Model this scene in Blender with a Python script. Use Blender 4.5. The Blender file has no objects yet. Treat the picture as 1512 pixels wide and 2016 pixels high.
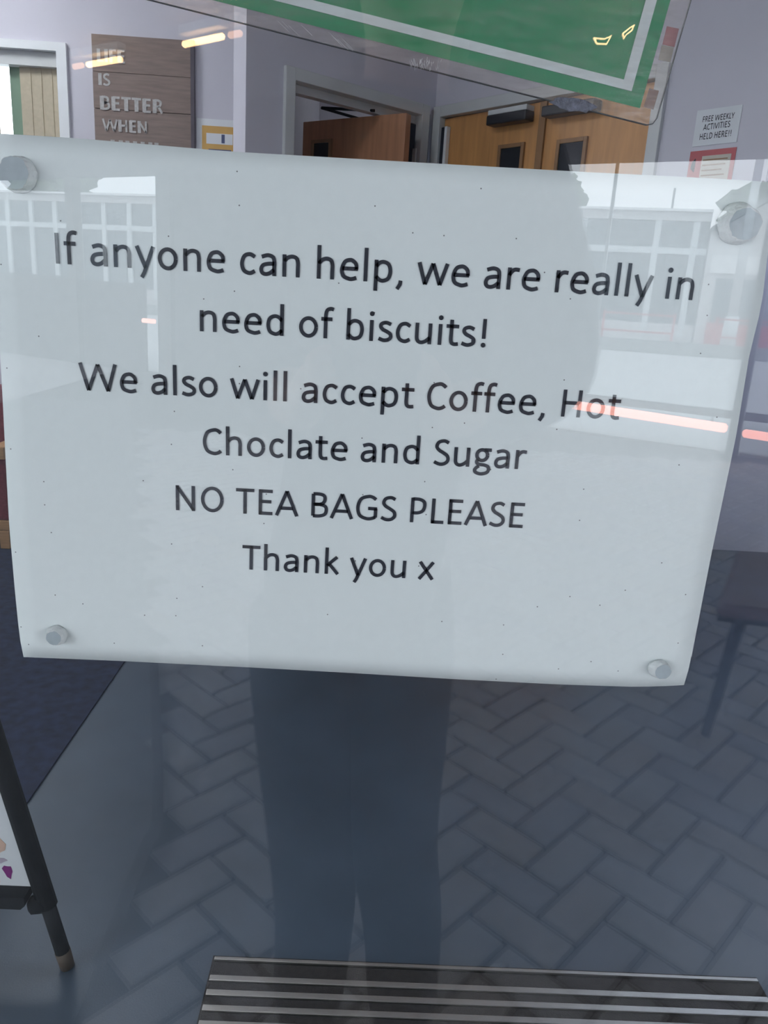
import bpy, bmesh, math, random
from mathutils import Vector, Matrix, noise
random.seed(7)
C = bpy.context.scene.collection
sc = bpy.context.scene

# ------------------------------------------------------------------ camera
# world frame: x along the shopfront glass, y into the building, z up; the glass stands at y = 0
F = 1514.0
def nrm(v): return v.normalized()
_d = nrm(Vector((-.060, .9605, .270)))                # world "down" seen from the camera
_n = Vector((-.0105, -.25, .968)); _n = nrm(_n - _n.dot(_d)*_d)
_up = -_d
_x = nrm(_n.cross(_up))
if _x[0] < 0: _x = -_x
R = Matrix((_x, _n, _up))                             # camera axes (right, down, forward) -> world
CAM = Vector((0, -.31, 1.26))
cd = bpy.data.cameras.new('camera'); cam = bpy.data.objects.new('camera', cd); C.objects.link(cam)
cd.sensor_fit = 'HORIZONTAL'; cd.sensor_width = 36; cd.lens = F/1512*36
cd.clip_start = .01; cd.clip_end = 500
m4 = Matrix((( R[0][0], -R[0][1], -R[0][2], CAM[0]), (R[1][0], -R[1][1], -R[1][2], CAM[1]),
             (R[2][0], -R[2][1], -R[2][2], CAM[2]), (0, 0, 0, 1)))
cam.matrix_world = m4
cd.dof.use_dof = False
sc.camera = cam

# ------------------------------------------------------------------ sky, view
wd = bpy.data.worlds.new('overcast'); sc.world = wd; wd.use_nodes = True
nt = wd.node_tree; bg = nt.nodes['Background']
tc = nt.nodes.new('ShaderNodeTexCoord'); mp = nt.nodes.new('ShaderNodeMapping'); nz = nt.nodes.new('ShaderNodeTexNoise')
mp.inputs['Scale'].default_value = (1, 1, 3); nz.inputs['Scale'].default_value = 2.2; nz.inputs['Detail'].default_value = 4
rp = nt.nodes.new('ShaderNodeValToRGB')
rp.color_ramp.elements[0].color = (.80, .90, 1, 1); rp.color_ramp.elements[1].color = (.93, .97, 1, 1)
nt.links.new(tc.outputs['Generated'], mp.inputs[0]); nt.links.new(mp.outputs[0], nz.inputs['Vector'])
nt.links.new(nz.outputs[0], rp.inputs[0]); nt.links.new(rp.outputs[0], bg.inputs[0])
bg.inputs[1].default_value = 4.0
sc.view_settings.view_transform = 'Standard'; sc.view_settings.look = 'None'
sc.view_settings.gamma = 1; sc.view_settings.use_curve_mapping = False
sc.view_settings.exposure = 0.6
sc.cycles.use_denoising = True
sc.cycles.max_bounces = 8; sc.cycles.diffuse_bounces = 4; sc.cycles.glossy_bounces = 4
sc.cycles.transparent_max_bounces = 12; sc.cycles.sample_clamp_indirect = 6
sc.cycles.caustics_reflective = False; sc.cycles.caustics_refractive = False

# ------------------------------------------------------------------ measuring helpers
def ray(px, py): return (R @ Vector(((px-756)/F, (py-1008)/F, 1))).normalized()
def at(px, py, axis, val):                            # where a sight line meets a plane x/y/z = val
    r = ray(px, py); return CAM + r*((val-CAM[axis])/r[axis])
def mir(px, py, axis, val):                           # the same for something seen reflected in the glass
    p = at(px, py, axis, val); p[1] = -p[1]; return p
def wat(px, py, P0, d, mirrored=False):               # (distance along a vertical wall, height)
    r = ray(px, py).copy(); o = CAM.copy()
    if mirrored: r[1] = -r[1]; o[1] = -o[1]
    a, b, c_, e = r[0], -d[0], r[1], -d[1]
    det = a*e - b*c_; rx, ry = P0[0]-o[0], P0[1]-o[1]
    t = (rx*e - b*ry)/det; s = (a*ry - c_*rx)/det
    return s, o[2]+r[2]*t

# ------------------------------------------------------------------ materials
def mat(name, col, rough=.6, metal=0, var=0, scale=20, bump=0, bscale=60, spec=.5, emit=None, stretch=None, col2=None, coat=0):
    m = bpy.data.materials.new(name); m.use_nodes = True
    n = m.node_tree; p = n.nodes['Principled BSDF']
    p.inputs['Base Color'].default_value = (*col, 1); p.inputs['Roughness'].default_value = rough
    p.inputs['Metallic'].default_value = metal; p.inputs['Specular IOR Level'].default_value = spec
    p.inputs['Coat Weight'].default_value = coat
    tcn = n.nodes.new('ShaderNodeTexCoord'); mpn = n.nodes.new('ShaderNodeMapping')
    if stretch: mpn.inputs['Scale'].default_value = stretch
    n.links.new(tcn.outputs['Object'], mpn.inputs[0])
    if var or col2:
        t = n.nodes.new('ShaderNodeTexNoise'); t.inputs['Scale'].default_value = scale; t.inputs['Detail'].default_value = 5
        n.links.new(mpn.outputs[0], t.inputs['Vector'])
        r = n.nodes.new('ShaderNodeValToRGB'); n.links.new(t.outputs[0], r.inputs[0])
        r.color_ramp.elements[0].position = .3; r.color_ramp.elements[1].position = .7
        c2 = col2 or tuple(min(1, c*(1+var)) for c in col)
        r.color_ramp.elements[0].color = (*[c*(1-var) for c in col], 1); r.color_ramp.elements[1].color = (*c2, 1)
        n.links.new(r.outputs[0], p.inputs['Base Color'])
    if bump:
        t2 = n.nodes.new('ShaderNodeTexNoise'); t2.inputs['Scale'].default_value = bscale; t2.inputs['Detail'].default_value = 6
        n.links.new(mpn.outputs[0], t2.inputs['Vector'])
        b = n.nodes.new('ShaderNodeBump'); b.inputs['Strength'].default_value = bump; b.inputs['Distance'].default_value = .002
        n.links.new(t2.outputs[0], b.inputs['Height']); n.links.new(b.outputs[0], p.inputs['Normal'])
    if emit:
        p.inputs['Emission Color'].default_value = (*emit[0], 1); p.inputs['Emission Strength'].default_value = emit[1]
    return m
def glass_mat(name, base=.045, tint=(1, 1, 1), haze=0, hazecol=(.8, .8, .8), bump=0):
    m = bpy.data.materials.new(name); m.use_nodes = True; n = m.node_tree; n.nodes.clear()
    o = n.nodes.new('ShaderNodeOutputMaterial'); mx = n.nodes.new('ShaderNodeMixShader')
    tr = n.nodes.new('ShaderNodeBsdfTransparent'); tr.inputs[0].default_value = (*tint, 1)
    gl = n.nodes.new('ShaderNodeBsdfGlossy'); gl.inputs['Roughness'].default_value = 0.0
    lw = n.nodes.new('ShaderNodeLayerWeight'); lw.inputs[0].default_value = .5
    pw = n.nodes.new('ShaderNodeMath'); pw.operation = 'POWER'; pw.inputs[1].default_value = 5
    ma = n.nodes.new('ShaderNodeMath'); ma.operation = 'MULTIPLY_ADD'; ma.inputs[1].default_value = 1-base; ma.inputs[2].default_value = base
    n.links.new(lw.outputs['Facing'], pw.inputs[0]); n.links.new(pw.outputs[0], ma.inputs[0]); n.links.new(ma.outputs[0], mx.inputs[0])
    src = tr
    if haze:
        df = n.nodes.new('ShaderNodeBsdfDiffuse'); df.inputs[0].default_value = (*hazecol, 1)
        h = n.nodes.new('ShaderNodeMixShader')
        t = n.nodes.new('ShaderNodeTexNoise'); t.inputs['Scale'].default_value = 90; t.inputs['Detail'].default_value = 6
        tcn = n.nodes.new('ShaderNodeTexCoord'); mpn = n.nodes.new('ShaderNodeMapping'); mpn.inputs['Scale'].default_value = (1, 1, 4)
        mpn.inputs['Rotation'].default_value = (0, .6, 0)
        n.links.new(tcn.outputs['Object'], mpn.inputs[0]); n.links.new(mpn.outputs[0], t.inputs['Vector'])
        r = n.nodes.new('ShaderNodeMapRange'); r.inputs[1].default_value = .35; r.inputs[2].default_value = .8
        r.inputs[3].default_value = haze*.5; r.inputs[4].default_value = haze*2
        n.links.new(t.outputs[0], r.inputs[0]); n.links.new(r.outputs[0], h.inputs[0])
        n.links.new(tr.outputs[0], h.inputs[1]); n.links.new(df.outputs[0], h.inputs[2]); src = h
        if bump:
            b = n.nodes.new('ShaderNodeBump'); b.inputs['Strength'].default_value = bump; b.inputs['Distance'].default_value = .001
            n.links.new(t.outputs[0], b.inputs['Height']); n.links.new(b.outputs[0], gl.inputs['Normal'])
    n.links.new(src.outputs[0], mx.inputs[1]); n.links.new(gl.outputs[0], mx.inputs[2]); n.links.new(mx.outputs[0], o.inputs[0])
    return m
M = {}
M['glass'] = glass_mat('window_glass', .043)
M['laminate'] = glass_mat('clear_laminate', .03, (.98, .97, .96), haze=.085, hazecol=(.75, .68, .64), bump=.25)
M['lilac'] = mat('lilac_paint', (.62, .61, .68), .75, var=.03, scale=3, bump=.1, bscale=200)
M['ceil'] = mat('ceiling_white', (.75, .75, .75), .9, var=.02)
M['trimw'] = mat('grey_white_gloss', (.60, .62, .62), .35, var=.03, scale=5)
M['white'] = mat('white_gloss_frame', (.80, .83, .85), .3, var=.02)
M['floor'] = mat('grey_vinyl', (.050, .074, .104), .38, var=.12, scale=4, bump=.1, bscale=300)
M['carpet'] = mat('navy_carpet', (.012, .020, .050), .95, var=.35, scale=30, bump=.8, bscale=700)
M['rubber'] = mat('black_rubber', (.018, .016, .015), .85, var=.4, scale=90, bump=.5, bscale=400)
M['alu'] = mat('brushed_aluminium', (.40, .39, .37), .32, metal=.85, var=.1, scale=60, stretch=(1, 30, 30), bump=.2)
M['frame'] = mat('powder_coated_frame', (.55, .58, .60), .4, var=.03)
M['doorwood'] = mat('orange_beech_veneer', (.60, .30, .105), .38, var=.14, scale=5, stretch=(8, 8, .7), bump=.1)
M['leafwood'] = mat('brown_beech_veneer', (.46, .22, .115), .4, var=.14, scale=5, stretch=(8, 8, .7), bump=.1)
M['bead'] = mat('wooden_bead', (.30, .16, .07), .45, var=.1)
M['darkglass'] = mat('dark_vision_glass', (.02, .024, .03), .08, var=.1)
M['black'] = mat('black_metal', (.008, .010, .014), .75, var=.2, bump=.1, spec=.2)
M['blackplastic'] = mat('black_closer', (.015, .017, .022), .3, var=.1)
M['navy'] = mat('dark_gap', (.01, .015, .03), .6, var=.2)
M['ink'] = mat('printed_ink', (.018, .022, .035), .55, var=.2, scale=300)
M['tack'] = mat('white_tack', (.66, .69, .69), .55, var=.06, scale=300, bump=.5, bscale=500)
M['tackface'] = mat('tack_pressed_face', (.38, .44, .47), .5, var=.08, scale=250)
M['green'] = mat('sign_green', (.012, .25, .11), .45, var=.05, scale=30)
M['signwhite'] = mat('sign_white', (.62, .70, .72), .5, var=.02)
M['barn'] = mat('grey_brown_plank', (.24, .18, .155), .7, var=.14, scale=9, stretch=(1, 1, 9), bump=.4)
M['barnlet'] = mat('sign_letter_paint', (.46, .45, .44), .7, var=.15, scale=80)
M['slat'] = mat('beige_blind_fabric', (.48, .42, .31), .7, var=.06, scale=60, bump=.2)
M['greenpaint'] = mat('sage_green_paint', (.16, .25, .18), .6, var=.05)
M['orange'] = mat('orange_print', (.60, .36, .10), .6, var=.05)
M['paperw'] = mat('notice_paper', (.74, .77, .80), .8, var=.02)
M['red'] = mat('red_print', (.50, .09, .10), .6, var=.05)
M['cream'] = mat('cream_print', (.55, .50, .42), .6, var=.05)
M['maroon'] = mat('maroon_fabric', (.20, .035, .055), .9, var=.15, scale=80, bump=.5)
M['chairwood'] = mat('light_beech', (.50, .30, .15), .4, var=.15, scale=12, stretch=(1, 8, 8))
M['brownfab'] = mat('brown_vinyl', (.34, .18, .165), .5, var=.2, scale=20, bump=.3)
M['print'] = mat('poster_paper', (.55, .58, .60), .5, var=.03)
M['purple'] = mat('purple_print', (.16, .01, .14), .5, var=.1); M['peach'] = mat('peach_print', (.52, .36, .28), .5, var=.1)
M['lilacp'] = mat('pale_lilac_print', (.36, .31, .38), .5, var=.1); M['bluep'] = mat('blue_print', (.06, .08, .18), .5, var=.1)
M['paver'] = mat('concrete_paver', (.43, .43, .45), .85, var=.12, scale=9, bump=.6, bscale=220)
M['paver2'] = mat('concrete_paver_dark', (.36, .36, .40), .85, var=.12, scale=9, bump=.6, bscale=220)
M['paver3'] = mat('concrete_paver_warm', (.43, .405, .40), .85, var=.12, scale=9, bump=.6, bscale=220)
M['joint'] = mat('joint_sand', (.02, .02, .022), .95, var=.3, scale=60, bump=.5)
M['road'] = mat('pale_concrete_road', (.42, .44, .45), .85, var=.08, scale=.6, bump=.4)
M['kerb'] = mat('kerb_stone', (.22, .24, .24), .85, var=.1, scale=3)
M['pinkpav'] = mat('pinkish_pavement', (.36, .30, .29), .85, var=.1, scale=2)
M['canopy'] = mat('canopy_soffit', (.20, .20, .22), .8, var=.05)
M['post'] = mat('post_grey', (.075, .085, .09), .5, var=.05)
M['panel'] = mat('infill_panel', (.05, .055, .06), .6, var=.1)
M['facade'] = mat('white_cladding', (.80, .82, .83), .6, var=.03, scale=1)
M['facglass'] = mat('facade_glass', (.07, .10, .12), .15, var=.2, scale=.6)
M['facframe'] = mat('facade_frame', (.60, .66, .68), .5, var=.03)
M['pale'] = mat('pale_render', (.55, .55, .56), .8, var=.05, scale=.6)
M['roof'] = mat('slate_roof', (.20, .22, .23), .7, var=.1)
M['redpaint'] = mat('red_rail_paint', (.45, .04, .05), .5, var=.05)
M['lamppost'] = mat('lamp_post_paint', (.55, .58, .60), .5, var=.05)
M['leaf'] = mat('tree_foliage', (.13, .17, .12), .9, var=.5, scale=2)
M['bark'] = mat('tree_bark', (.08, .06, .05), .9, var=.3)
M['coat'] = mat('dark_navy_coat', (.035, .042, .055), .85, var=.2, scale=60, bump=.3)
M['jeans'] = mat('dark_trousers', (.045, .055, .075), .9, var=.25, scale=80, bump=.3)
M['skin'] = mat('skin', (.42, .25, .19), .55, var=.05, scale=30)
M['hair'] = mat('dark_brown_hair', (.025, .016, .012), .6, var=.4, scale=60, stretch=(6, 6, 1), bump=.6)
M['eye'] = mat('eye_white', (.6, .6, .58), .3, var=.02)
M['lip'] = mat('lips', (.32, .12, .11), .5, var=.05)
M['phone'] = mat('black_phone', (.01, .01, .012), .25, var=.1)
M['lens'] = mat('lens_glass', (.015, .016, .02), .05, var=.1)
M['tube'] = mat('warm_lamp_tube', (.9, .8, .6), .5, emit=((1, .60, .27), 17), var=.02)
M['tubedim'] = mat('dim_lamp_tube', (.9, .8, .6), .5, emit=((1, .50, .26), 4), var=.02)
M['salmon'] = mat('salmon_strip_light', (.9, .6, .5), .5, emit=((1, .44, .36), 7.5), var=.02)
M['led'] = mat('ceiling_panel_light', (.9, .9, .9), .5, emit=((.92, .96, 1), 15.0), var=.02)
M['specks'] = mat('grey_clutter', (.3, .32, .33), .6, var=.2)
def paper_mat():
    m = mat('office_paper', (.80, .84, .83), .75)
    n = m.node_tree; p = n.nodes['Principled BSDF']; tcn = n.nodes.new('ShaderNodeTexCoord')
    v = n.nodes.new('ShaderNodeTexVoronoi'); v.inputs['Scale'].default_value = 75; v.voronoi_dimensions = '2D'; sx = n.nodes.new('ShaderNodeSeparateXYZ'); cx_ = n.nodes.new('ShaderNodeCombineXYZ')
    n.links.new(tcn.outputs['Object'], sx.inputs[0]); n.links.new(sx.outputs[0], cx_.inputs[0]); n.links.new(sx.outputs[2], cx_.inputs[1]); n.links.new(cx_.outputs[0], v.inputs['Vector'])
    r = n.nodes.new('ShaderNodeValToRGB'); r.color_ramp.elements[0].position = .014; r.color_ramp.elements[1].position = .026
    r.color_ramp.elements[0].color = (1, 1, 1, 1); r.color_ramp.elements[1].color = (0, 0, 0, 1)
    n.links.new(v.outputs['Distance'], r.inputs[0])
    sep = n.nodes.new('ShaderNodeSeparateColor'); n.links.new(v.outputs['Color'], sep.inputs[0])
    gt = n.nodes.new('ShaderNodeMath'); gt.operation = 'GREATER_THAN'; gt.inputs[1].default_value = .76; n.links.new(sep.outputs[0], gt.inputs[0])
    mu = n.nodes.new('ShaderNodeMath'); mu.operation = 'MULTIPLY'; n.links.new(r.outputs[0], mu.inputs[0]); n.links.new(gt.outputs[0], mu.inputs[1])
    t = n.nodes.new('ShaderNodeTexNoise'); t.inputs['Scale'].default_value = 350; n.links.new(tcn.outputs['Object'], t.inputs['Vector'])
    r2 = n.nodes.new('ShaderNodeValToRGB'); n.links.new(t.outputs[0], r2.inputs[0])
    r2.color_ramp.elements[0].color = (.74, .80, .80, 1); r2.color_ramp.elements[1].color = (.79, .85, .85, 1)
    mx = n.nodes.new('ShaderNodeMixRGB'); mx.inputs[2].default_value = (.12, .12, .13, 1)
    n.links.new(mu.outputs[0], mx.inputs[0]); n.links.new(r2.outputs[0], mx.inputs[1]); n.links.new(mx.outputs[0], p.inputs['Base Color'])
    b = n.nodes.new('ShaderNodeBump'); b.inputs['Strength'].default_value = .15; b.inputs['Distance'].default_value = .0005
    n.links.new(t.outputs[0], b.inputs['Height']); n.links.new(b.outputs[0], p.inputs['Normal'])
    return m
M['paper'] = paper_mat()

# ------------------------------------------------------------------ mesh helpers
def link_mesh(name, bm, m, parent=None, smooth=False):
    me = bpy.data.meshes.new(name); bm.normal_update(); bm.to_mesh(me); bm.free()
    for mm in (m if isinstance(m, (list, tuple)) else [m]): me.materials.append(mm)
    if smooth:
        for p in me.polygons: p.use_smooth = True
    o = bpy.data.objects.new(name, me); C.objects.link(o)
    if parent:
        o.parent = parent; o.matrix_parent_inverse = parent.matrix_world.inverted()
    return o
def tag(o, label=None, cat=None, group=None, kind=None):
    if label: o['label'] = label
    if cat: o['category'] = cat
    if group: o['group'] = group
    if kind: o['kind'] = kind
    return o
def empty(name, loc, label=None, cat=None, group=None, kind=None):
    o = bpy.data.objects.new(name, None); C.objects.link(o); o.location = loc; o.empty_display_size = .1
    o.matrix_world = Matrix.Translation(loc)
    return tag(o, label, cat, group, kind)
class W:                                               # a frame on a vertical wall: s along, n out of the wall, z up
    def __init__(s, P0, d):
        s.P = Vector((P0[0], P0[1], 0)); s.d = Vector((d[0], d[1], 0)).normalized(); s.n = Vector((s.d[1], -s.d[0], 0))
    def p(s, a, n, z): return s.P + s.d*a + s.n*n + Vector((0, 0, z))
XY = W((0, 0), (1, 0))                                 # its n points to -y (out of the shop)
def box(bm, w, s0, s1, n0, n1, z0, z1, bev=0):
    vs = [bm.verts.new(w.p(a, b, c)) for a in (s0, s1) for b in (n0, n1) for c in (z0, z1)]
    fs = [bm.faces.new([vs[i] for i in f]) for f in ((0, 1, 3, 2), (4, 6, 7, 5), (0, 4, 5, 1), (2, 3, 7, 6), (0, 2, 6, 4), (1, 5, 7, 3))]
    bmesh.ops.recalc_face_normals(bm, faces=fs)
    if bev:
        es = list({e for f in fs for e in f.edges})
        bmesh.ops.bevel(bm, geom=es, offset=bev, segments=2, affect='EDGES', profile=.6)
def boxo(name, w, s0, s1, n0, n1, z0, z1, m, parent=None, bev=0, **t):
    bm = bmesh.new(); box(bm, w, s0, s1, n0, n1, z0, z1, bev); return tag(link_mesh(name, bm, m, parent), **t)
def prism(bm, pts, v):                                 # polygon swept by v
    a = [bm.verts.new(Vector(p)) for p in pts]; b = [bm.verts.new(Vector(p)+Vector(v)) for p in pts]; n = len(a)
    fs = [bm.faces.new(a), bm.faces.new(b[::-1])] + [bm.faces.new((a[i], b[i], b[(i+1) % n], a[(i+1) % n])) for i in range(n)]
    bmesh.ops.recalc_face_normals(bm, faces=fs)
def tube(bm, pts, rad, seg=10, cap=True, flat=1):
    pts = [Vector(p) for p in pts]; rads = rad if isinstance(rad, (list, tuple)) else [rad]*len(pts); rings = []
    for i, p in enumerate(pts):
        t = (pts[min(i+1, len(pts)-1)] - pts[max(i-1, 0)]).normalized()
        a = t.cross(Vector((0, 0, 1)));
        if a.length < 1e-3: a = t.cross(Vector((1, 0, 0)))
        a.normalize(); b = t.cross(a)
        rings.append([bm.verts.new(p + (a*math.cos(2*math.pi*k/seg) + b*math.sin(2*math.pi*k/seg)*flat)*rads[i]) for k in range(seg)])
    for r0, r1 in zip(rings, rings[1:]):
        for k in range(seg): bm.faces.new((r0[k], r0[(k+1) % seg], r1[(k+1) % seg], r1[k]))
    if cap: bm.faces.new(rings[0][::-1]); bm.faces.new(rings[-1])
    bmesh.ops.recalc_face_normals(bm, faces=bm.faces)
def tubeo(name, pts, rad, m, parent=None, seg=10, smooth=True, **t):
    bm = bmesh.new(); tube(bm, pts, rad, seg); return tag(link_mesh(name, bm, m, parent, smooth), **t)
def blob(bm, c, r, sub=2, amp=.2, f=2.0, seed=0):
    vs = bmesh.ops.create_icosphere(bm, subdivisions=sub, radius=1)['verts']
    for v in vs:
        k = 1 + amp*noise.noise(v.co*f + Vector((seed, seed*2.3, 1)))
        v.co = Vector(c) + Vector((v.co[0]*r[0], v.co[1]*r[1], v.co[2]*r[2]))*k

# ------------------------------------------------------------------ stroke lettering
def cr(pts, n=6):
    P = [pts[0]] + list(pts) + [pts[-1]]; out = []
    for i in range(1, len(P)-2):
        p0, p1, p2, p3 = [Vector((*q, 0)) for q in P[i-1:i+3]]
        for k in range(n):
            t = k/n
            out.append(.5*((2*p1) + (p2-p0)*t + (2*p0-5*p1+4*p2-p3)*t*t + (3*p1-p0-3*p2+p3)*t**3))
    out.append(Vector((*pts[-1], 0))); return out
def el(cx, cy, rx, ry, a0=0, a1=360, n=28):
    return ('L', [(cx+rx*math.cos(math.radians(a0+(a1-a0)*i/n)), cy+ry*math.sin(math.radians(a0+(a1-a0)*i/n))) for i in range(n+1)])
BOWL = [(.115, .33), (.185, .405), (.28, .428), (.385, .375), (.425, .235), (.385, .09), (.27, .034), (.18, .06), (.115, .125)]
ARCH = [(.115, .325), (.19, .40), (.285, .428), (.375, .395), (.41, .30), (.41, .18), (.41, 0)]
G = {
'a': (.479, [('S', [(.375, 0), (.375, .18), (.375, .29), (.345, .39), (.235, .428), (.10, .39)]), ('S', [(.375, .257), (.24, .25), (.13, .215), (.09, .13), (.12, .055), (.20, .034), (.29, .065), (.375, .14)])]),
'b': (.525, [('L', [(.115, 0), (.115, .70)]), ('S', BOWL)]),
'c': (.423, [('S', [(.375, .375), (.27, .428), (.15, .385), (.095, .23), (.14, .085), (.265, .034), (.375, .085)])]),
'd': (.525, [('L', [(.41, 0), (.41, .70)]), ('S', [(.525-x, y) for x, y in BOWL])]),
'e': (.498, [('L', [(.095, .247), (.44, .247)]), ('S', [(.41, .235), (.40, .34), (.335, .41), (.26, .428), (.155, .385), (.095, .235), (.13, .09), (.26, .034), (.34, .038), (.415, .065)])]),
'f': (.305, [('S', [(.125, 0), (.125, .30), (.125, .52), (.155, .625), (.23, .66), (.30, .645)]), ('L', [(.02, .43), (.275, .43)])]),
'g': (.471, [el(.22, .30, .128, .13), ('L', [(.27, .43), (.44, .43)]), ('S', [(.135, .20), (.10, .145), (.115, .095), (.19, .07), (.30, .058), (.38, .02), (.40, -.05), (.355, -.125), (.22, -.16), (.10, -.13), (.068, -.07), (.10, -.01), (.16, .035)])]),
'h': (.525, [('L', [(.115, 0), (.115, .70)]), ('S', ARCH)]),
'i': (.230, [('L', [(.115, 0), (.115, .466)]), ('D', (.115, .605, .055))]),
'k': (.455, [('L', [(.115, 0), (.115, .70)]), ('L', [(.13, .225), (.375, .462)]), ('L', [(.18, .27), (.405, .005)])]),
'l': (.229, [('L', [(.115, 0), (.115, .70)])]),
'm': (.799, [('L', [(.115, 0), (.115, .466)]), ('S', [(x*.9+.01, y) for x, y in ARCH]), ('S', [(x*.9+.29, y) for x, y in ARCH])]),
'n': (.525, [('L', [(.115, 0), (.115, .466)]), ('S', ARCH)]),
'o': (.527, [el(.264, .231, .173, .197)]),
'p': (.525, [('L', [(.115, -.185), (.115, .466)]), ('S', BOWL)]),
'r': (.349, [('L', [(.115, 0), (.115, .466)]), ('S', [(.115, .30), (.17, .385), (.24, .428), (.335, .42)])]),
's': (.391, [('S', [(.325, .39), (.22, .428), (.12, .40), (.095, .335), (.145, .272), (.245, .225), (.322, .17), (.322, .09), (.25, .043), (.16, .034), (.055, .07)])]),
't': (.335, [('S', [(.14, .575), (.14, .3), (.14, .13), (.165, .058), (.225, .034), (.31, .045)]), ('L', [(.02, .43), (.31, .43)])]),
'u': (.525, [('S', [(.11, .466), (.11, .2), (.12, .1), (.165, .045), (.235, .034), (.32, .07), (.41, .15)]), ('L', [(.41, .466), (.41, 0)])]),
'w': (.715, [('L', [(.05, .466), (.195, .01)]), ('L', [(.195, .01), (.355, .455)]), ('L', [(.355, .455), (.52, .01)]), ('L', [(.52, .01), (.665, .466)])]),
'x': (.433, [('L', [(.05, .466), (.385, 0)]), ('L', [(.385, .466), (.05, 0)])]),
'y': (.453, [('L', [(.05, .466), (.235, .01)]), ('L', [(.405, .466), (.20, -.09), (.145, -.185)])]),
'A': (.579, [('L', [(.04, 0), (.29, .625)]), ('L', [(.29, .625), (.54, 0)]), ('L', [(.13, .19), (.45, .19)])]),
'B': (.544, [('L', [(.13, .038), (.13, .596)]), ('S', [(.13, .596), (.29, .595), (.395, .555), (.415, .46), (.37, .37), (.27, .335), (.13, .333)]), ('S', [(.13, .333), (.30, .333), (.43, .285), (.455, .18), (.415, .085), (.29, .04), (.13, .038)])]),
'C': (.533, [('S', [(.485, .525), (.42, .58), (.33, .60), (.17, .53), (.10, .315), (.16, .105), (.31, .033), (.42, .05), (.485, .10)])]),
'D': (.615, [('L', [(.13, .038), (.13, .596)]), ('S', [(.13, .596), (.32, .59), (.49, .48), (.52, .32), (.48, .15), (.31, .045), (.13, .038)])]),
'E': (.488, [('L', [(.13, 0), (.13, .634)]), ('L', [(.10, .598), (.43, .598)]), ('L', [(.10, .335), (.40, .335)]), ('L', [(.10, .036), (.43, .036)])]),
'F': (.459, [('L', [(.13, 0), (.13, .634)]), ('L', [(.10, .598), (.42, .598)]), ('L', [(.10, .32), (.39, .32)])]),
'G': (.631, [('S', [(.545, .53), (.46, .585), (.36, .60), (.18, .53), (.105, .315), (.16, .11), (.33, .033), (.46, .045), (.545, .085)]), ('L', [(.545, .07), (.545, .30)]), ('L', [(.36, .295), (.58, .295)])]),
'H': (.623, [('L', [(.13, 0), (.13, .634)]), ('L', [(.495, 0), (.495, .634)]), ('L', [(.13, .33), (.495, .33)])]),
'I': (.252, [('L', [(.126, 0), (.126, .634)])]),
'K': (.520, [('L', [(.13, 0), (.13, .634)]), ('L', [(.14, .30), (.45, .625)]), ('L', [(.2, .36), (.48, 0)])]),
'L': (.420, [('L', [(.13, 0), (.13, .634)]), ('L', [(.10, .036), (.40, .036)])]),
'N': (.646, [('L', [(.13, 0), (.13, .634)]), ('L', [(.13, .60), (.515, .034)]), ('L', [(.515, 0), (.515, .634)])]),
'O': (.662, [el(.331, .317, .235, .283)]),
'P': (.517, [('L', [(.13, 0), (.13, .63)]), ('S', [(.13, .596), (.29, .594), (.405, .54), (.43, .43), (.39, .31), (.28, .25), (.13, .245)])]),
'R': (.543, [('L', [(.13, 0), (.13, .63)]), ('S', [(.13, .596), (.29, .594), (.395, .54), (.41, .44), (.36, .34), (.27, .31), (.13, .305)]), ('L', [(.30, .31), (.48, 0)])]),
'S': (.459, [('S', [(.385, .555), (.28, .60), (.15, .565), (.105, .46), (.16, .375), (.27, .31), (.37, .235), (.385, .13), (.31, .05), (.19, .033), (.06, .085)])]),
'T': (.487, [('L', [(.243, 0), (.243, .62)]), ('L', [(.02, .598), (.467, .598)])]),
'U': (.642, [('S', [(.12, .634), (.12, .3), (.14, .12), (.22, .045), (.32, .033), (.42, .045), (.50, .12), (.52, .3), (.52, .634)])]),
'V': (.567, [('L', [(.04, .634), (.283, .02)]), ('L', [(.283, .02), (.53, .634)])]),
'W': (.890, [('L', [(.045, .634), (.22, .01)]), ('L', [(.22, .01), (.445, .61)]), ('L', [(.445, .61), (.67, .01)]), ('L', [(.67, .01), (.845, .634)])]),
'Y': (.487, [('L', [(.03, .634), (.243, .27)]), ('L', [(.243, .27), (.457, .634)]), ('L', [(.243, 0), (.243, .29)])]),
' ': (.226, []),
',': (.250, [('L', [(.135, .06), (.125, -.02), (.065, -.125)])]),
'!': (.326, [('L', [(.163, .19), (.163, .634)]), ('D', (.163, .05, .055))]),
}
def adv(t): return sum(G[c][0] for c in t)
def ribbon(bm, pts, hw, f):
    n = len(pts); L_, R_ = [], []
    for i, p in enumerate(pts):
        a = (pts[i]-pts[i-1]).normalized() if i else None; b = (pts[i+1]-pts[i]).normalized() if i < n-1 else None
        t = (a+b).normalized() if a is not None and b is not None else (a if b is None else b)
        nn = Vector((-t[1], t[0], 0)); k = hw
        if a is not None and b is not None: k = hw/max(.5, nn.dot(Vector((-a[1], a[0], 0))))
        L_.append(bm.verts.new(f(p+nn*k))); R_.append(bm.verts.new(f(p-nn*k)))
    for i in range(n-1): bm.faces.new((L_[i], R_[i], R_[i+1], L_[i+1]))
def disc(bm, c, r, f, n=14):
    bm.faces.new([bm.verts.new(f(Vector((c[0]+r*math.cos(2*math.pi*i/n), c[1]+r*math.sin(2*math.pi*i/n), 0)))) for i in range(n)])
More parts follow.
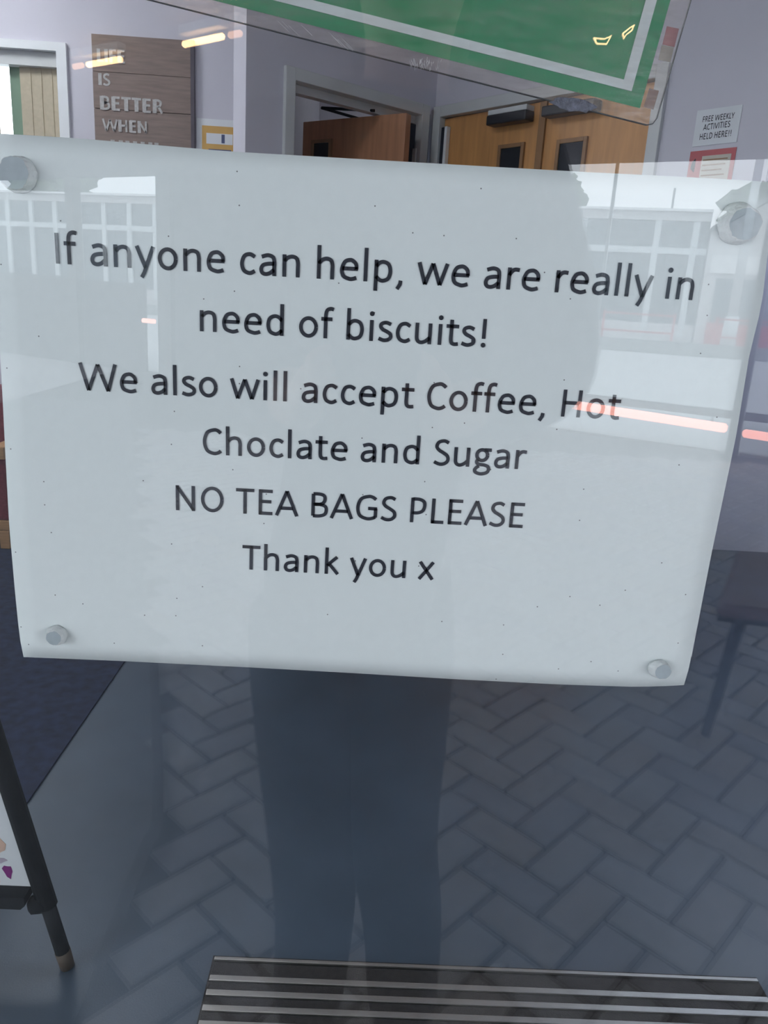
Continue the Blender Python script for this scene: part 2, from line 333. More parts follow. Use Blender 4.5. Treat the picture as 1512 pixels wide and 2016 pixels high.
def write(bm, text, f, sw=.080, track=0):              # f maps (x, y) in em to space
    x = 0
    for ch in text:
        a, st = G[ch]
        for j, s in enumerate(st):
            off = Vector((x, 0, 0)); g = lambda v, off=off: f(v+off)
            if s[0] == 'D': disc(bm, s[1][:2], s[1][2], g)
            else:
                pts = cr(s[1]) if s[0] == 'S' else [Vector((*q, 0)) for q in s[1]]
                cl = [pts[0]]
                for q in pts[1:]:
                    if (q-cl[-1]).length > 1e-4: cl.append(q)
                ribbon(bm, cl, sw/2, g)
        x += a + track
    return x
def text_between(name, text, A, B, zdir, nrmv, m, parent, bear=(.09, .09), sw=.080, lift=.0002, sy=1):
    A, B = Vector(A), Vector(B); tot = adv(text)-bear[0]-bear[1]; em = (B-A).length/tot
    xd = (B-A).normalized(); yd = Vector(zdir); yd = (yd - yd.dot(xd)*xd).normalized(); nn = Vector(nrmv)
    bm = bmesh.new()
    write(bm, text, lambda v: A + xd*(v[0]-bear[0])*em + yd*v[1]*em*sy + nn*lift, sw)
    return link_mesh(name, bm, m, parent)

# ------------------------------------------------------------------ plan of the building
a40 = math.radians(40)
U = (math.cos(a40), math.sin(a40)); Wd = (math.sin(a40), -math.cos(a40))
cn = at(857, 213, 2, 2.08)
WL = W(cn, U); WR = W(cn, Wd)                          # the two oblique walls that meet in the corner; their n faces the foyer
sE = wat(484, 170, cn, U)[0]
E0 = WL.p(sE, 0, 0)
YF = 3.60                                              # far lilac wall with the blind
WF = W((0, YF), (1, 0))
CH = 3.0
def st(name, m, parent=None, fn=None, **k):
    bm = bmesh.new(); fn(bm); o = link_mesh(name, bm, m, parent); o['kind'] = 'structure'
    for a_, b_ in k.items(): o[a_] = b_
    return o
XL, XR, YB = -3.3, 3.2, 5.2
# floor: grey vinyl, navy carpet on the left
st('floor', M['floor'], fn=lambda bm: (box(bm, XY, XL, XR, -3.7, .04, -.12, 0), box(bm, XY, E0[0], XR, -YB, -3.7, -.12, 0)))
cx = -.792
st('floor_carpet', M['carpet'], fn=lambda bm: box(bm, XY, XL, cx, -YF, -1.302, 0, .006), label='navy blue carpet beside the grey vinyl floor')
st('ceiling', M['ceil'], fn=lambda bm: (box(bm, XY, XL-.1, XR, -3.7, .04, CH, CH+.12), box(bm, XY, E0[0], XR, -YB-.1, -3.7, CH, CH+.12)))
st('wall_left', M['lilac'], fn=lambda bm: box(bm, XY, XL-.1, XL, -3.7, .04, 0, CH))
st('wall_back', M['lilac'], fn=lambda bm: box(bm, XY, E0[0], XR, -YB-.1, -YB, 0, CH))
st('wall_right', M['lilac'], fn=lambda bm: box(bm, XY, XR, XR+.1, -YB, .04, 0, CH))
# far lilac wall (y = YF) with a window opening
wl = at(0, 79, 1, YF); wr = at(132, 83, 1, YF); ox1 = wr[0]; ox0 = ox1-.95; oz1 = 2.262; oz0 = 1.05
def far(bm):
    box(bm, WF, XL, ox0, -.1, 0, 0, CH); box(bm, WF, ox1, E0[0], -.1, 0, 0, CH)
    box(bm, WF, ox0, ox1, -.1, 0, 0, oz0); box(bm, WF, ox0, ox1, -.1, 0, oz1, CH)
st('wall_far', M['lilac'], fn=far)
# partition behind the dark wall
st('wall_partition', M['lilac'], fn=lambda bm: box(bm, XY, E0[0]-.0, E0[0]+.09, -YB, -E0[1]-.09, 0, CH))
st('ground_behind', M['kerb'], fn=lambda bm: box(bm, XY, -12, E0[0], -14, -3.7, -.3, -.1))
# far window: frame, blind
win = st('window_1', M['white'], fn=lambda bm: (box(bm, WF, ox0, ox0+.045, -.08, .02, oz0, oz1), box(bm, WF, ox1-.045, ox1, -.08, .02, oz0, oz1),
     box(bm, WF, ox0+.045, ox1-.045, -.08, .02, oz1-.035, oz1), box(bm, WF, ox0+.045, ox1-.045, -.08, .03, oz0, oz0+.04)), label='white framed window with beige vertical blind')
boxo('head_rail', WF, ox0+.05, ox1-.05, -.06, -.01, oz1-.095, oz1-.037, M['trimw'], win)
boxo('green_post', WF, ox1-.045-.245, ox1-.045-.192, -.075, -.055, oz0+.04, oz1-.095, M['greenpaint'], win, label='sage green post beyond the blind')
boxo('green_post', WF, ox0+.05, ox0+.08, -.075, -.055, oz0+.04, oz1-.095, M['greenpaint'], win)
for i in range(4):
    x1 = ox1-.047-i*.0485
    boxo('blind_slat', W(WF.p(x1-.046, -.045, 0), (1, -.10)), 0, .0525, 0, .003, oz0+.05, oz1-.09, M['slat'], win, .001)
for i in range(8):
    x1 = ox1-.047-.30-i*.0485
    if x1-.05 < ox0+.09: break
    boxo('blind_slat', W(WF.p(x1-.046, -.045, 0), (1, -.10)), 0, .0525, 0, .003, oz0+.05, oz1-.09, M['slat'], win, .001)
# timber fence panel outside that window, seen between slats, and open sky
# oblique left wall with a doorway
s_d0, s_d1 = wat(559, 131, cn, U)[0], -.045; zt = 2.08
def lw(bm):
    box(bm, WL, sE, s_d0+.02, -.09, 0, 0, CH); box(bm, WL, s_d0+.02, s_d1+.02, -.09, 0, zt-.03, CH); box(bm, WL, s_d1+.02, 0, -.09, 0, 0, CH)
st('wall_centre', M['lilac'], fn=lw)
def fr(bm, w, s0, s1, zt, t=.045, dp=.1, pr=.018):
    box(bm, w, s0, s0+t, -dp, pr, 0, zt, .003); box(bm, w, s1-t, s1, -dp, pr, 0, zt, .003); box(bm, w, s0+t, s1-t, -dp, pr, zt-t, zt, .003)
d1 = st('door_1', M['trimw'], fn=lambda bm: fr(bm, WL, s_d0, s_d1, zt), label='grey white door frame with brown door ajar beyond')
boxo('stop_bead', WL, s_d0+.045, s_d1-.045, -.07, -.03, zt-.075, zt-.045, M['trimw'], d1)
# the brown leaf stands open beyond the doorway
lf0 = at(800, 222, 2, 2.0); lf1 = at(597, 240, 2, 2.0)
LF = W((lf1[0], lf1[1]), (lf0[0]-lf1[0], lf0[1]-lf1[1])); Lw = math.hypot(lf0[0]-lf1[0], lf0[1]-lf1[1])
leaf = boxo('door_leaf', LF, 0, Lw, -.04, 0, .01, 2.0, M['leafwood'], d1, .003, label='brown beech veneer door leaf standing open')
s, z = wat(620, 283, lf1, LF.d); s2, _ = wat(650, 283, lf1, LF.d)
boxo('vision_panel', LF, s, s2, -.002, .006, z-.55, z, M['darkglass'], leaf)
boxo('glazing_bead', LF, s2, s2+.014, -.002, .012, z-.56, z+.014, M['bead'], leaf)
boxo('glazing_bead', LF, s-.014, s, -.002, .012, z-.56, z+.014, M['bead'], leaf)
boxo('glazing_bead', LF, s, s2, -.002, .012, z, z+.014, M['bead'], leaf)
boxo('pale_reflection_panel', LF, s+(s2-s)*.45, s2-.004, .006, .008, z-.5, z-.01, M['lilac'], leaf) if False else None
ca = at(688, 213, 2, 2.0)
pa, pb, pc = WL.p(-.33, -.02, 2.012), WL.p(-.50, -.17, 2.01), WL.p(-.20, -.20, 2.01)
bmc = bmesh.new(); tube(bmc, [pa, pb], .006, 8); tube(bmc, [pb, pc], .006, 8)
link_mesh('closer_arm', bmc, M['black'], d1)
boxo('edge_seal', WL, s_d1-.075, s_d1-.047, -.08, -.02, .01, 2.0, M['navy'], d1)
boxo('hinge_plate', WL, s_d1-.058, s_d1-.048, -.02, .0, 1.80, 1.90, M['trimw'], d1)
# oblique right wall with the double doors
s_e0, s_e1 = .008, wat(1322, 129, cn, Wd)[0]
sR = wat(1514, 318, cn, Wd)[0]
def rw(bm):
    box(bm, WR, 0, s_e0+.02, -.1, 0, 0, CH); box(bm, WR, s_e0+.02, s_e1-.02, -.1, 0, zt-.03, CH); box(bm, WR, s_e1-.02, sR, -.1, 0, 0, CH)
st('wall_oblique', M['lilac'], fn=rw)
d2 = st('door_2', M['trimw'], fn=lambda bm: fr(bm, WR, s_e0, s_e1, zt), label='grey white frame round the double wooden doors')
mid = wat(1066, 240, cn, Wd)[0]
def leafr(s0, s1, wpx, label):
    lo = boxo('door_leaf', WR, s0, s1, -.055, -.012, .008, zt-.048, M['doorwood'], d2, .002, label=label)
    a = wat(wpx[0], wpx[2], cn, Wd); b = wat(wpx[1], wpx[2], cn, Wd)
    boxo('vision_panel', WR, a[0], b[0], -.02, -.006, a[1]-.9, a[1], M['darkglass'], lo)
    for s0_, s1_, z0_, z1_ in ((a[0]-.016, a[0], a[1]-.916, a[1]+.016), (b[0], b[0]+.016, a[1]-.916, a[1]+.016), (a[0], b[0], a[1], a[1]+.016), (a[0], b[0], a[1]-.916, a[1]-.9)):
        boxo('glazing_bead', WR, s0_, s1_, -.018, -.001, z0_, z1_, M['bead'], lo, .002)
    return lo
l1 = leafr(s_e0+.048, mid-.003, (985, 1024, 293), 'left leaf of the orange beech double doors')
l2 = leafr(mid+.003, s_e1-.048, (1101, 1147, 283), 'right leaf of the orange beech double doors')
boxo('astragal', WR, mid-.016, mid+.016, -.012, -.002, .01, zt-.05, M['bead'], l1)
c0, c1 = wat(972, 232, cn, Wd)[0], wat(1060, 214, cn, Wd)[0]
o = boxo('door_closer', WR, c0, c1-.025, -.01, .045, 1.962, 2.0, M['blackplastic'], l1, .006)
boxo('closer_cover', WR, c0+.002, c1-.027, -.008, .04, 2.0005, 2.02, M['trimw'], o, .003)
c2, c3 = mid+.03, mid+.27
o = boxo('door_closer', WR, c2, c3, -.01, .045, 1.962, 2.0, M['blackplastic'], l2, .006)
# finger guard on the hinge side
h0 = .04
for nm, a, b, mm in (('hinge_guard', .036, .052, 'white'), ('hinge_gap', .0522, .081, 'navy'), ('hinge_guard', .0812, .097, 'white')):
    boxo(nm, WR, a+.0, b, -.01, .012 if nm != 'hinge_gap' else .003, .01, 1.995, M[mm], l1, .002)
ce = WR.p(sR, 0, 0)
RT = W((ce[0], ce[1]), (1.90-ce[0], 3.78-ce[1])); RTl = math.hypot(1.90-ce[0], 3.78-ce[1])
st('wall_return', M['lilac'], fn=lambda bm: box(bm, RT, .13, RTl, -.09, 0, 0, CH))
st('wall_side_room', M['lilac'], fn=lambda bm: box(bm, XY, 1.90, XR, -3.88, -3.78, 0, CH))
# skirting on the oblique wall
st('baseboard_right', M['trimw'], fn=lambda bm: box(bm, WR, s_e1, sR-.002, 0, .014, 0, .1))
st('baseboard_left', M['trimw'], fn=lambda bm: box(bm, WL, sE, s_d0, 0, .014, 0, .1))
# front wall and shopfront; unseen side bays shaped for the indoor light
DX0, DX1, DZ1 = -.62, .62, 2.15
def frontw(bm):
    box(bm, XY, XL-.1, -2.3, -.05, .05, 0, CH+.12); box(bm, XY, DX1+.002, XR+.1, -.05, .05, 0, CH+.12); box(bm, XY, -2.3, DX1+.002, -.05, .05, 2.45, CH+.12)  # unseen right bay kept solid to darken the floor and wall there
    box(bm, XY, -2.3, 2.3, -.05, .05, -.12, 0)
st('wall_front', M['facade'], fn=frontw)
def window(name, x0, x1, z0, z1, label, t=.05):
    w_ = st(name, M['frame'], fn=lambda bm: (box(bm, XY, x0, x0+t, -.035, .035, z0, z1, .004), box(bm, XY, x1-t, x1, -.035, .035, z0, z1, .004),
        box(bm, XY, x0+t, x1-t, -.035, .035, z0, z0+t*1.5, .004), box(bm, XY, x0+t, x1-t, -.035, .035, z1-t, z1, .004)), label=label)
    p = boxo('pane', XY, x0+t-.008, x1-t+.008, -.003, .003, z0+t*1.5-.008, z1-t+.008, M['glass'], w_)
    return w_
window('door_3', DX0, DX1, .003, 2.44, 'glazed entrance door leaf holding the notices', .075)
window('window_2', -2.3, DX0-.002, .003, 2.44, 'fixed glazed panel added left of the entrance door for daylight')

# ------------------------------------------------------------------ interior ceiling lights
for (x, y, lx, ly, lab) in ((-2.0, 2.7, .6, .6, 'square ceiling light over the carpet near the far window'), (-1.35, 1.15, .6, .6, 'square ceiling light over the carpet near the shopfront, placed unseen to brighten the left floor'),  # shopfront lamp placed to brighten the floor on the left
                            (.6, 4.6, .3, .3, 'small square ceiling light in the corridor behind the doors')):
    t = empty('unseen_ceiling_light', (x, y, CH), lab, 'light')
    boxo('diffuser', W((x, y), (1, 0)), -lx/2+.02, lx/2-.02, -ly/2+.02, ly/2-.02, CH-.03, CH-.012, M['led'], t)
    bm = bmesh.new(); w_ = W((x, y), (1, 0))
    for q in ((-lx/2, -lx/2+.02, -ly/2, ly/2), (lx/2-.02, lx/2, -ly/2, ly/2), (-lx/2+.02, lx/2-.02, -ly/2, -ly/2+.02), (-lx/2+.02, lx/2-.02, ly/2-.02, ly/2)):
        box(bm, w_, *q, CH-.04, CH)
    box(bm, w_, -lx/2+.02, lx/2-.02, -ly/2+.02, ly/2-.02, CH-.01, CH)
    link_mesh('light_frame', bm, M['white'], t)

M['ledfill'] = mat('side_room_fill', (.9, .9, .9), .5, emit=((.72, .84, 1), 13.0), var=.02)  # added bluish lamp, unseen, to brighten the side room wall
t = empty('unseen_ceiling_light', (2.5, 2.9, CH), 'unseen lamp added to brighten the side room beyond the red notice', 'light')
boxo('diffuser', W((2.5, 2.9), (1, 0)), -.28, .28, -.28, .28, CH-.03, CH-.012, M['ledfill'], t); boxo('light_frame', W((2.5, 2.9), (1, 0)), -.3, .3, -.3, .3, CH-.011, CH, M['white'], t)

# ------------------------------------------------------------------ things on the inside walls
# wooden plank sign
a = at(183, 72, 1, YF); b = at(377, 76, 1, YF); zt_, x0_, x1_ = 2.306, a[0], b[0]
sg = empty('wooden_sign', (x0_, YF-.001, 1.40), 'grey brown plank sign lettered in white between blind and dark wall', 'sign')
nb = 6; hgt = (zt_-1.40)/nb
for i in range(nb):
    boxo('plank', WF, x0_, x1_, .006, .024-(i % 2)*.002, 1.40+i*hgt+.001, 1.40+(i+1)*hgt-.001, M['barn'], sg, .0015)
M['signshade'] = mat('sign_edge_shadow', (.10, .09, .11), .8, var=.1)
boxo('edge_shadow', WF, x1_+.0005, x1_+.016, .0, .026, 1.40, zt_, M['signshade'], sg)  # dark strip standing in for the shadow beside the sign
def sign_line(text, pa, pb, hz, bold):
    A, B = at(*pa, 1, YF-.025), at(*pb, 1, YF-.025); z = (A[2]+B[2])/2
    A[2] = B[2] = z; em = (B-A).length/adv(text); bm = bmesh.new()
    sy = hz/.634
    write(bm, text, lambda v: A + Vector((v[0]*em, -.0008, v[1]*sy)), .11)
    for x_ in (0,):                                    # heavy left stems, as painted
        x = 0
        for ch in text:
            if ch in 'LIFEBRHNT':
                s0 = .243 if ch == 'T' else (.126 if ch == 'I' else .13)
                ribbon(bm, [Vector((x+s0, 0, 0)), Vector((x+s0, .634, 0))], .095, lambda v: A + Vector((v[0]*em, -.0012, v[1]*sy)))
            x += G[ch][0]
    return link_mesh('painted_line', bm, M['barnlet'], sg)
sign_line('LIFE', (190, 122), (248, 124), .052, 1)
sign_line('IS', (193, 168), (218, 168), .048, 1)
sign_line('BETTER', (196, 218), (322, 221), .056, 1)
sign_line('WHEN', (202, 258), (292, 262), .050, 1)
zz = at(260, 277, 1, YF-.025)
bm = bmesh.new()
for px in (222, 238, 251, 266, 281, 296, 308):
    p = at(px, 285, 1, YF-.025); box(bm, WF, p[0]-.009, p[0]+.009, .0242, .0262, zz[2]-.045, zz[2]-.002)
link_mesh('painted_line', bm, M['barnlet'], sg)
# orange poster
px0, px1, pz = at(387, 232, 1, YF)[0], at(470, 235, 1, YF)[0], 1.995
po = empty('poster', (px0, YF-.001, 1.72), 'white poster with orange print beside the plank sign', 'poster')
boxo('sheet', WF, px0, px1, .001, .003, 1.72, pz, M['paperw'], po)
ox_, oxb = at(398, 247, 1, YF)[0], at(460, 250, 1, YF)[0]
boxo('orange_print', WF, ox_, oxb, .003, .0038, 1.74, 1.966, M['orange'], po)
boxo('white_print', WF, ox_+.02, oxb-.003, .0038, .0046, 1.89, 1.935, M['paperw'], po)
boxo('teal_print', WF, ox_+.09, ox_+.105, .0046, .0052, 1.895, 1.932, M['bluep'], po)
boxo('teal_print', WF, ox_+.03, oxb-.01, .0038, .0046, 1.855, 1.868, M['bluep'], po)
# notice FREE WEEKLY ACTIVITIES HELD HERE!!
q0, q1 = wat(1377, 210, cn, Wd), wat(1455, 212, cn, Wd)
nw = empty('white_notice', WR.p(q0[0], .001, 1.80), 'white paper notice with three capital lines above the red one', 'notice')
boxo('sheet', WR, 1.275, 1.428, .001, .0025, 1.805, 1.915, M['paperw'], nw)
for tx, pl, pr in (('FREE WEEKLY', (1384, 241), (1445, 233)), ('ACTIVITIES', (1386, 257), (1437, 250)), ('HELD HERE!!', (1378, 276), (1440, 268))):
    (sa, za), (sb, zb) = wat(*pl, cn, Wd), wat(*pr, cn, Wd)
    text_between('printed_line', tx, WR.p(sa, .003, za), WR.p(sb, .003, zb), (0, 0, 1), WR.n, M['ink'], nw, sw=.10, lift=.0005, sy=1.35)
rn = empty('red_notice', WR.p(1.273, .001, 1.6), 'red bordered notice with cream centre below the white notice', 'notice')
boxo('sheet', WR, 1.273, 1.432, .001, .0025, 1.62, 1.79, M['red'], rn)
boxo('cream_panel', WR, 1.318, 1.418, .0025, .0033, 1.66, 1.772, M['cream'], rn)
bm = bmesh.new(); blob(bm, WR.p(1.295, .0028, 1.745), (.013, .0015, .022), 1, .3); link_mesh('dark_symbol', bm, M['ink'], rn)
bm = bmesh.new()
for k, ln in enumerate((.085, .08, .07, .08)): box(bm, WR, 1.323, 1.323+ln, .0033, .0038, 1.757-k*.016, 1.761-k*.016)
link_mesh('text_rule', bm, M['bead'], rn)

# ------------------------------------------------------------------ entrance mat
mx0, mx1, my1 = -.246, .826, .900; my0 = .38
mt = empty('entrance_mat', (.29, .64, 0), 'dark entrance mat with aluminium strips inside the door', 'mat')
boxo('rubber_base', XY, mx0, mx1, -my1, -my0, .0, .006, M['rubber'], mt)
ys = [at(860, y, 2, .012)[1] for y in (1901, 1942, 1970.5, 2001)]
pitch = (ys[1]-ys[3])/2
yy = [ys[0]-.003, ys[1], ys[2], ys[3]]
while yy[-1]-pitch > my0+.01: yy.append(yy[-1]-pitch)
strips = []
for i, y in enumerate(yy):
    hw_ = .0035 if i == 0 else .006
    bm = bmesh.new(); box(bm, XY, mx0+.004, mx1-.004, -y-hw_, -y+hw_, .006, .0125, .001); strips.append(link_mesh('aluminium_strip', bm, M['alu'], mt))
for i in range(len(yy)-1):
    y1_, y0_ = yy[i]-.0075, yy[i+1]+.0075
    boxo('rubber_insert', XY, mx0+.004, mx1-.004, -y1_, -y0_, .006, .0105, M['rubber'], mt, .001)

# ------------------------------------------------------------------ easel / A-board at lower left
ft = at(133, 1903, 2, .0)
top = at(-28, 1400, 1, ft[1]+.02)
es = empty('display_easel', (ft[0]-.3, ft[1], 0), 'black easel board holding a white printed poster beside the mat', 'easel')
dv = (top-ft); up_ = ft + dv*(1.15/dv[2])
w_leg = .012
def lp(t): return ft + dv*(t/dv[2])
M['foot'] = mat('dull_brown_rubber', (.07, .05, .035), .7, var=.3)
tubeo('rubber_foot', [lp(.0), lp(.035)], [.013, .0145], M['foot'], es, 12)
tubeo('leg', [lp(.03), lp(.15)], .0135, M['black'], es, 12)
tubeo('leg', [lp(.135), lp(1.1)], .0175, M['black'], es, 12)
kn = lp(.150)
bm = bmesh.new(); blob(bm, (kn[0]-.012, kn[1]-.004, kn[2]-.008), (.022, .02, .018), 2, .15); link_mesh('clamp', bm, M['black'], es, True)
lx = ft[0]-.66
def lp2(t): q = lp(t); return Vector((2*(ft[0]-.33)-q[0], q[1], q[2]))
tubeo('leg', [lp2(.03), lp2(.15)], .0135, M['black'], es, 12); tubeo('leg', [lp2(.135), lp2(1.1)], .0175, M['black'], es, 12)
tubeo('rubber_foot', [lp2(.0), lp2(.035)], [.013, .0145], M['foot'], es, 12)
bk = Vector((ft[0]-.33, ft[1]+.45, 0))
tubeo('rear_leg', [bk, Vector((ft[0]-.33, lp(1.05)[1]+.01, 1.05))], .013, M['black'], es, 12)
tubeo('rubber_foot', [bk+Vector((0, 0, 0)), bk+Vector((0, -.01, .03))], [.013, .0145], M['foot'], es, 12)
tubeo('head_bar', [lp(1.08), lp2(1.08)], .014, M['black'], es, 12)
ca_, cb_ = lp(.165), lp2(.165)
wE = W((cb_[0], ca_[1]), (1, 0))
wid = ca_[0]-cb_[0]
bm = bmesh.new(); prism(bm, [(cb_[0]+.0, ca_[1]-.03, .150), (ca_[0]-.03, ca_[1]-.03, .150), (ca_[0]-.022, ca_[1]-.03, .158), (ca_[0]-.022, ca_[1]-.03, .176), (cb_[0], ca_[1]-.03, .176)], (0, .045, 0))
link_mesh('ledge', bm, M['black'], es)
# poster plane, leaning with the legs
def bp(f, t, off=0):                                   # f 0..1 across between legs, t = height along the lean
    q, r_ = lp(t), lp2(t); p = r_.lerp(q, f); return Vector((p[0], p[1]-.004-off, p[2]))
bm = bmesh.new(); prism(bm, [bp(.01, .178), bp(.995-.012, .178), bp(.995-.012, 1.04), bp(.01, 1.04)], (0, .004, 0)); pst = link_mesh('poster_sheet', bm, M['print'], es)
def patch(f0, f1, t0, t1, m, k=0):
    bm = bmesh.new(); n = 9; pts = []
    for i in range(n):
        a_ = 2*math.pi*i/n; rr = 1+.25*math.sin(3*a_+k)
        pts.append(bp((f0+f1)/2+(f1-f0)/2*math.cos(a_)*rr, (t0+t1)/2+(t1-t0)/2*math.sin(a_)*rr, .0006))
    prism(bm, pts, (0, .0005, 0)); link_mesh('printed_patch', bm, M[m], pst)
patch(.895, .925, .195, .222, 'purple'); patch(.885, .925, .245, .285, 'peach', 2); patch(.87, .915, .225, .238, 'lilacp', 1)
patch(.85, .885, .32, .36, 'lilacp', 3); patch(.80, .86, .36, .42, 'peach', 1); patch(.82, .85, .183, .195, 'bluep'); patch(.86, .875, .182, .190, 'red', 2)
patch(.80, .84, .43, .5, 'lilacp'); patch(.2, .6, .5, .8, 'peach'); patch(.3, .7, .3, .4, 'lilacp', 2)

# ------------------------------------------------------------------ chairs inside
def rbox(name, pts, v, m, parent, bev=.012):
    bm = bmesh.new(); prism(bm, pts, v); bmesh.ops.bevel(bm, geom=list(bm.edges), offset=bev, segments=3, affect='EDGES'); return link_mesh(name, bm, m, parent, False)
# chair standing outside, seen in the glass
fc = mir(1387, 1450, 2, 0)
ch = empty('brown_chair', (fc[0]+.2, fc[1]-.2, 0), 'dark brown padded chair with black legs standing on the block paving', 'chair')
zs = .42
s1 = mir(1413, 1190, 2, zs+.015); s2 = mir(1452, 1080, 2, zs+.015); s1.z = s2.z = zs-.03
sd = Vector((.42, .07, 0))
rbox('seat', [s1, s1+sd, s2+sd, s2], (0, 0, .045), M['brownfab'], ch, .014)
bm = bmesh.new(); prism(bm, [s1+Vector((.01, -.01, -.012)), s1+sd+Vector((-.01, -.01, -.012)), s2+sd+Vector((-.01, .01, -.012)), s2+Vector((.01, .01, -.012))], (0, 0, .0125)); link_mesh('seat_pan', bm, M['black'], ch)
def leg(p, q): tubeo('leg', [p, p.lerp(q, .35), q], [.014, .017, .021], M['black'], ch, 10)
ltop = mir(1458, 1216, 2, zs-.042)
leg(Vector((fc[0], fc[1], .004)), ltop)
e2 = (s2-s1)*.72; e2.z = 0; e1 = sd*.78
for dv_ in (e2, e1, e1+e2): leg(Vector((fc[0], fc[1], .004))+dv_*1.05, ltop+dv_)
tubeo('back_post', [ltop+e1+Vector((.05, 0, 0)), ltop+e1+Vector((.09, 0, .45))], .011, M['black'], ch)
tubeo('back_post', [ltop+e1+e2+Vector((.05, 0, 0)), ltop+e1+e2+Vector((.09, 0, .45))], .011, M['black'], ch)
b0 = ltop+e1+Vector((.075, .02, .22)); b1 = ltop+e1+e2+Vector((.075, -.02, .22))
rbox('backrest', [b0, b1, b1+Vector((.02, 0, .24)), b0+Vector((.02, 0, .24))], (.035, 0, 0), M['brownfab'], ch, .012)
# maroon chair at left
lc = at(20, 1084, 2, 0); X = lc[0]+.005; Y = lc[1]
mc = empty('maroon_armchair', (X-.3, Y+.2, 0), 'wooden armchair with maroon cushions on the navy carpet', 'chair')
wc = W((X, Y), (1, 0))
zl = [at(14, q, 1, Y)[2] for q in (1045, 1025, 905, 880)]   # heights of rail, cushion and armrest
for sx in (-.05, -.60):
    for sy in (.0, -.44):
        boxo('leg', wc, sx, sx+.045, sy-.045, sy, .007, zl[0]-.001, M['chairwood'], mc, .004)
boxo('base_rail', wc, -.605, .0, -.485, .0, zl[0], zl[1]-.001, M['chairwood'], mc, .004)
boxo('side_panel', wc, -.055, -.002, -.48, -.002, zl[1], zl[2]-.001, M['maroon'], mc, .008)
boxo('side_panel', wc, -.60, -.547, -.48, -.002, zl[1], zl[2]-.001, M['maroon'], mc, .008)
boxo('cushion', wc, -.545, -.057, -.40, .0, zl[1], zl[1]+(zl[2]-zl[1])*.5, M['maroon'], mc, .02)
boxo('back_cushion', wc, -.545, -.057, -.48, -.402, zl[1], zl[3]+.22, M['maroon'], mc, .02)
boxo('armrest', wc, -.06, .004, -.48, .01, zl[2], zl[3], M['chairwood'], mc, .005)
boxo('armrest', wc, -.61, -.546, -.48, .01, zl[2], zl[3], M['chairwood'], mc, .005)
boxo('back_rail', wc, -.6, -.01, -.52, -.482, zl[1], zl[3]+.24, M['chairwood'], mc, .004)

# ------------------------------------------------------------------ the paper notice
PY = .0068
def pin(px, py): return at(px, py, 1, PY)
edge = {'top': [(-15, 262), (150, 272), (450, 298), (860, 322), (1140, 338), (1340, 348), (1533, 358)],
        'bot': [(43, 1297), (240, 1305), (500, 1318), (700, 1329), (900, 1341), (1100, 1351), (1250, 1356), (1353, 1357)],
        'lef': [(-15, 262), (-12, 450), (-3, 640), (5, 780), (11, 901), (18, 1033), (30, 1170), (43, 1297)],
        'rig': [(1533, 358), (1505, 600), (1480, 700), (1454, 859), (1404, 1097), (1378, 1230), (1353, 1357)]}
def samp(pts, t):                                      # by chord length
    P = [pin(*p) for p in pts]; ds = [0]
    for a_, b_ in zip(P, P[1:]): ds.append(ds[-1]+(b_-a_).length)
    d = t*ds[-1]
    for i in range(len(P)-1):
        if d <= ds[i+1]+1e-9: return P[i].lerp(P[i+1], (d-ds[i])/(ds[i+1]-ds[i]))
    return P[-1]
pn = empty('paper_notice', (0, PY, 1.20), 'white landscape paper notice asking for biscuits, stuck inside the glass', 'notice')
NX, NZ = 36, 26
bm = bmesh.new(); gv = []
c00, c10, c01, c11 = pin(-15, 262), pin(1533, 358), pin(43, 1297), pin(1353, 1357)
for j in range(NZ+1):
    v = j/NZ; row = []
    for i in range(NX+1):
        u = i/NX
        p = samp(edge['top'], u)*(1-v)+samp(edge['bot'], u)*v+samp(edge['lef'], v)*(1-u)+samp(edge['rig'], v)*u \
            - (c00*(1-u)*(1-v)+c10*u*(1-v)+c01*(1-u)*v+c11*u*v)
        p[1] = PY + .0022*max(0, (u-.90)/.1)**2*(v < 2) + .0018*max(0, (v-.93)/.07)**2
        row.append(bm.verts.new(p))
    gv.append(row)
for j in range(NZ):
    for i in range(NX): bm.faces.new((gv[j][i], gv[j+1][i], gv[j+1][i+1], gv[j][i+1]))
sheet = link_mesh('sheet', bm, M['paper'], pn, True)
sm = sheet.modifiers.new('thickness', 'SOLIDIFY'); sm.thickness = .00012; sm.offset = 0
LINES = [('If anyone can help, we are really in', (111, 519), (1362, 591), .085, .074), ('need of biscuits!', (394, 652), (954, 684), .074, .12),
         ('We also will accept Coffee, Hot', (157.5, 768), (1217, 826), .01, .03), ('Choclate and Sugar', (400, 894), (1034, 924), .06, .01),
         ('NO TEA BAGS PLEASE', (347, 1004), (1029, 1039), .09, .05), ('Thank you x', (477, 1120), (852, 1141), .02, .03)]
for tx, pa, pb, b0, b1 in LINES:
    A, B = at(*pa, 1, PY), at(*pb, 1, PY)
    o = text_between('printed_line', tx, A, B, (0, 0, 1), (0, -1, 0), M['ink'], pn, (b0, b1), sw=.084, lift=.0003)

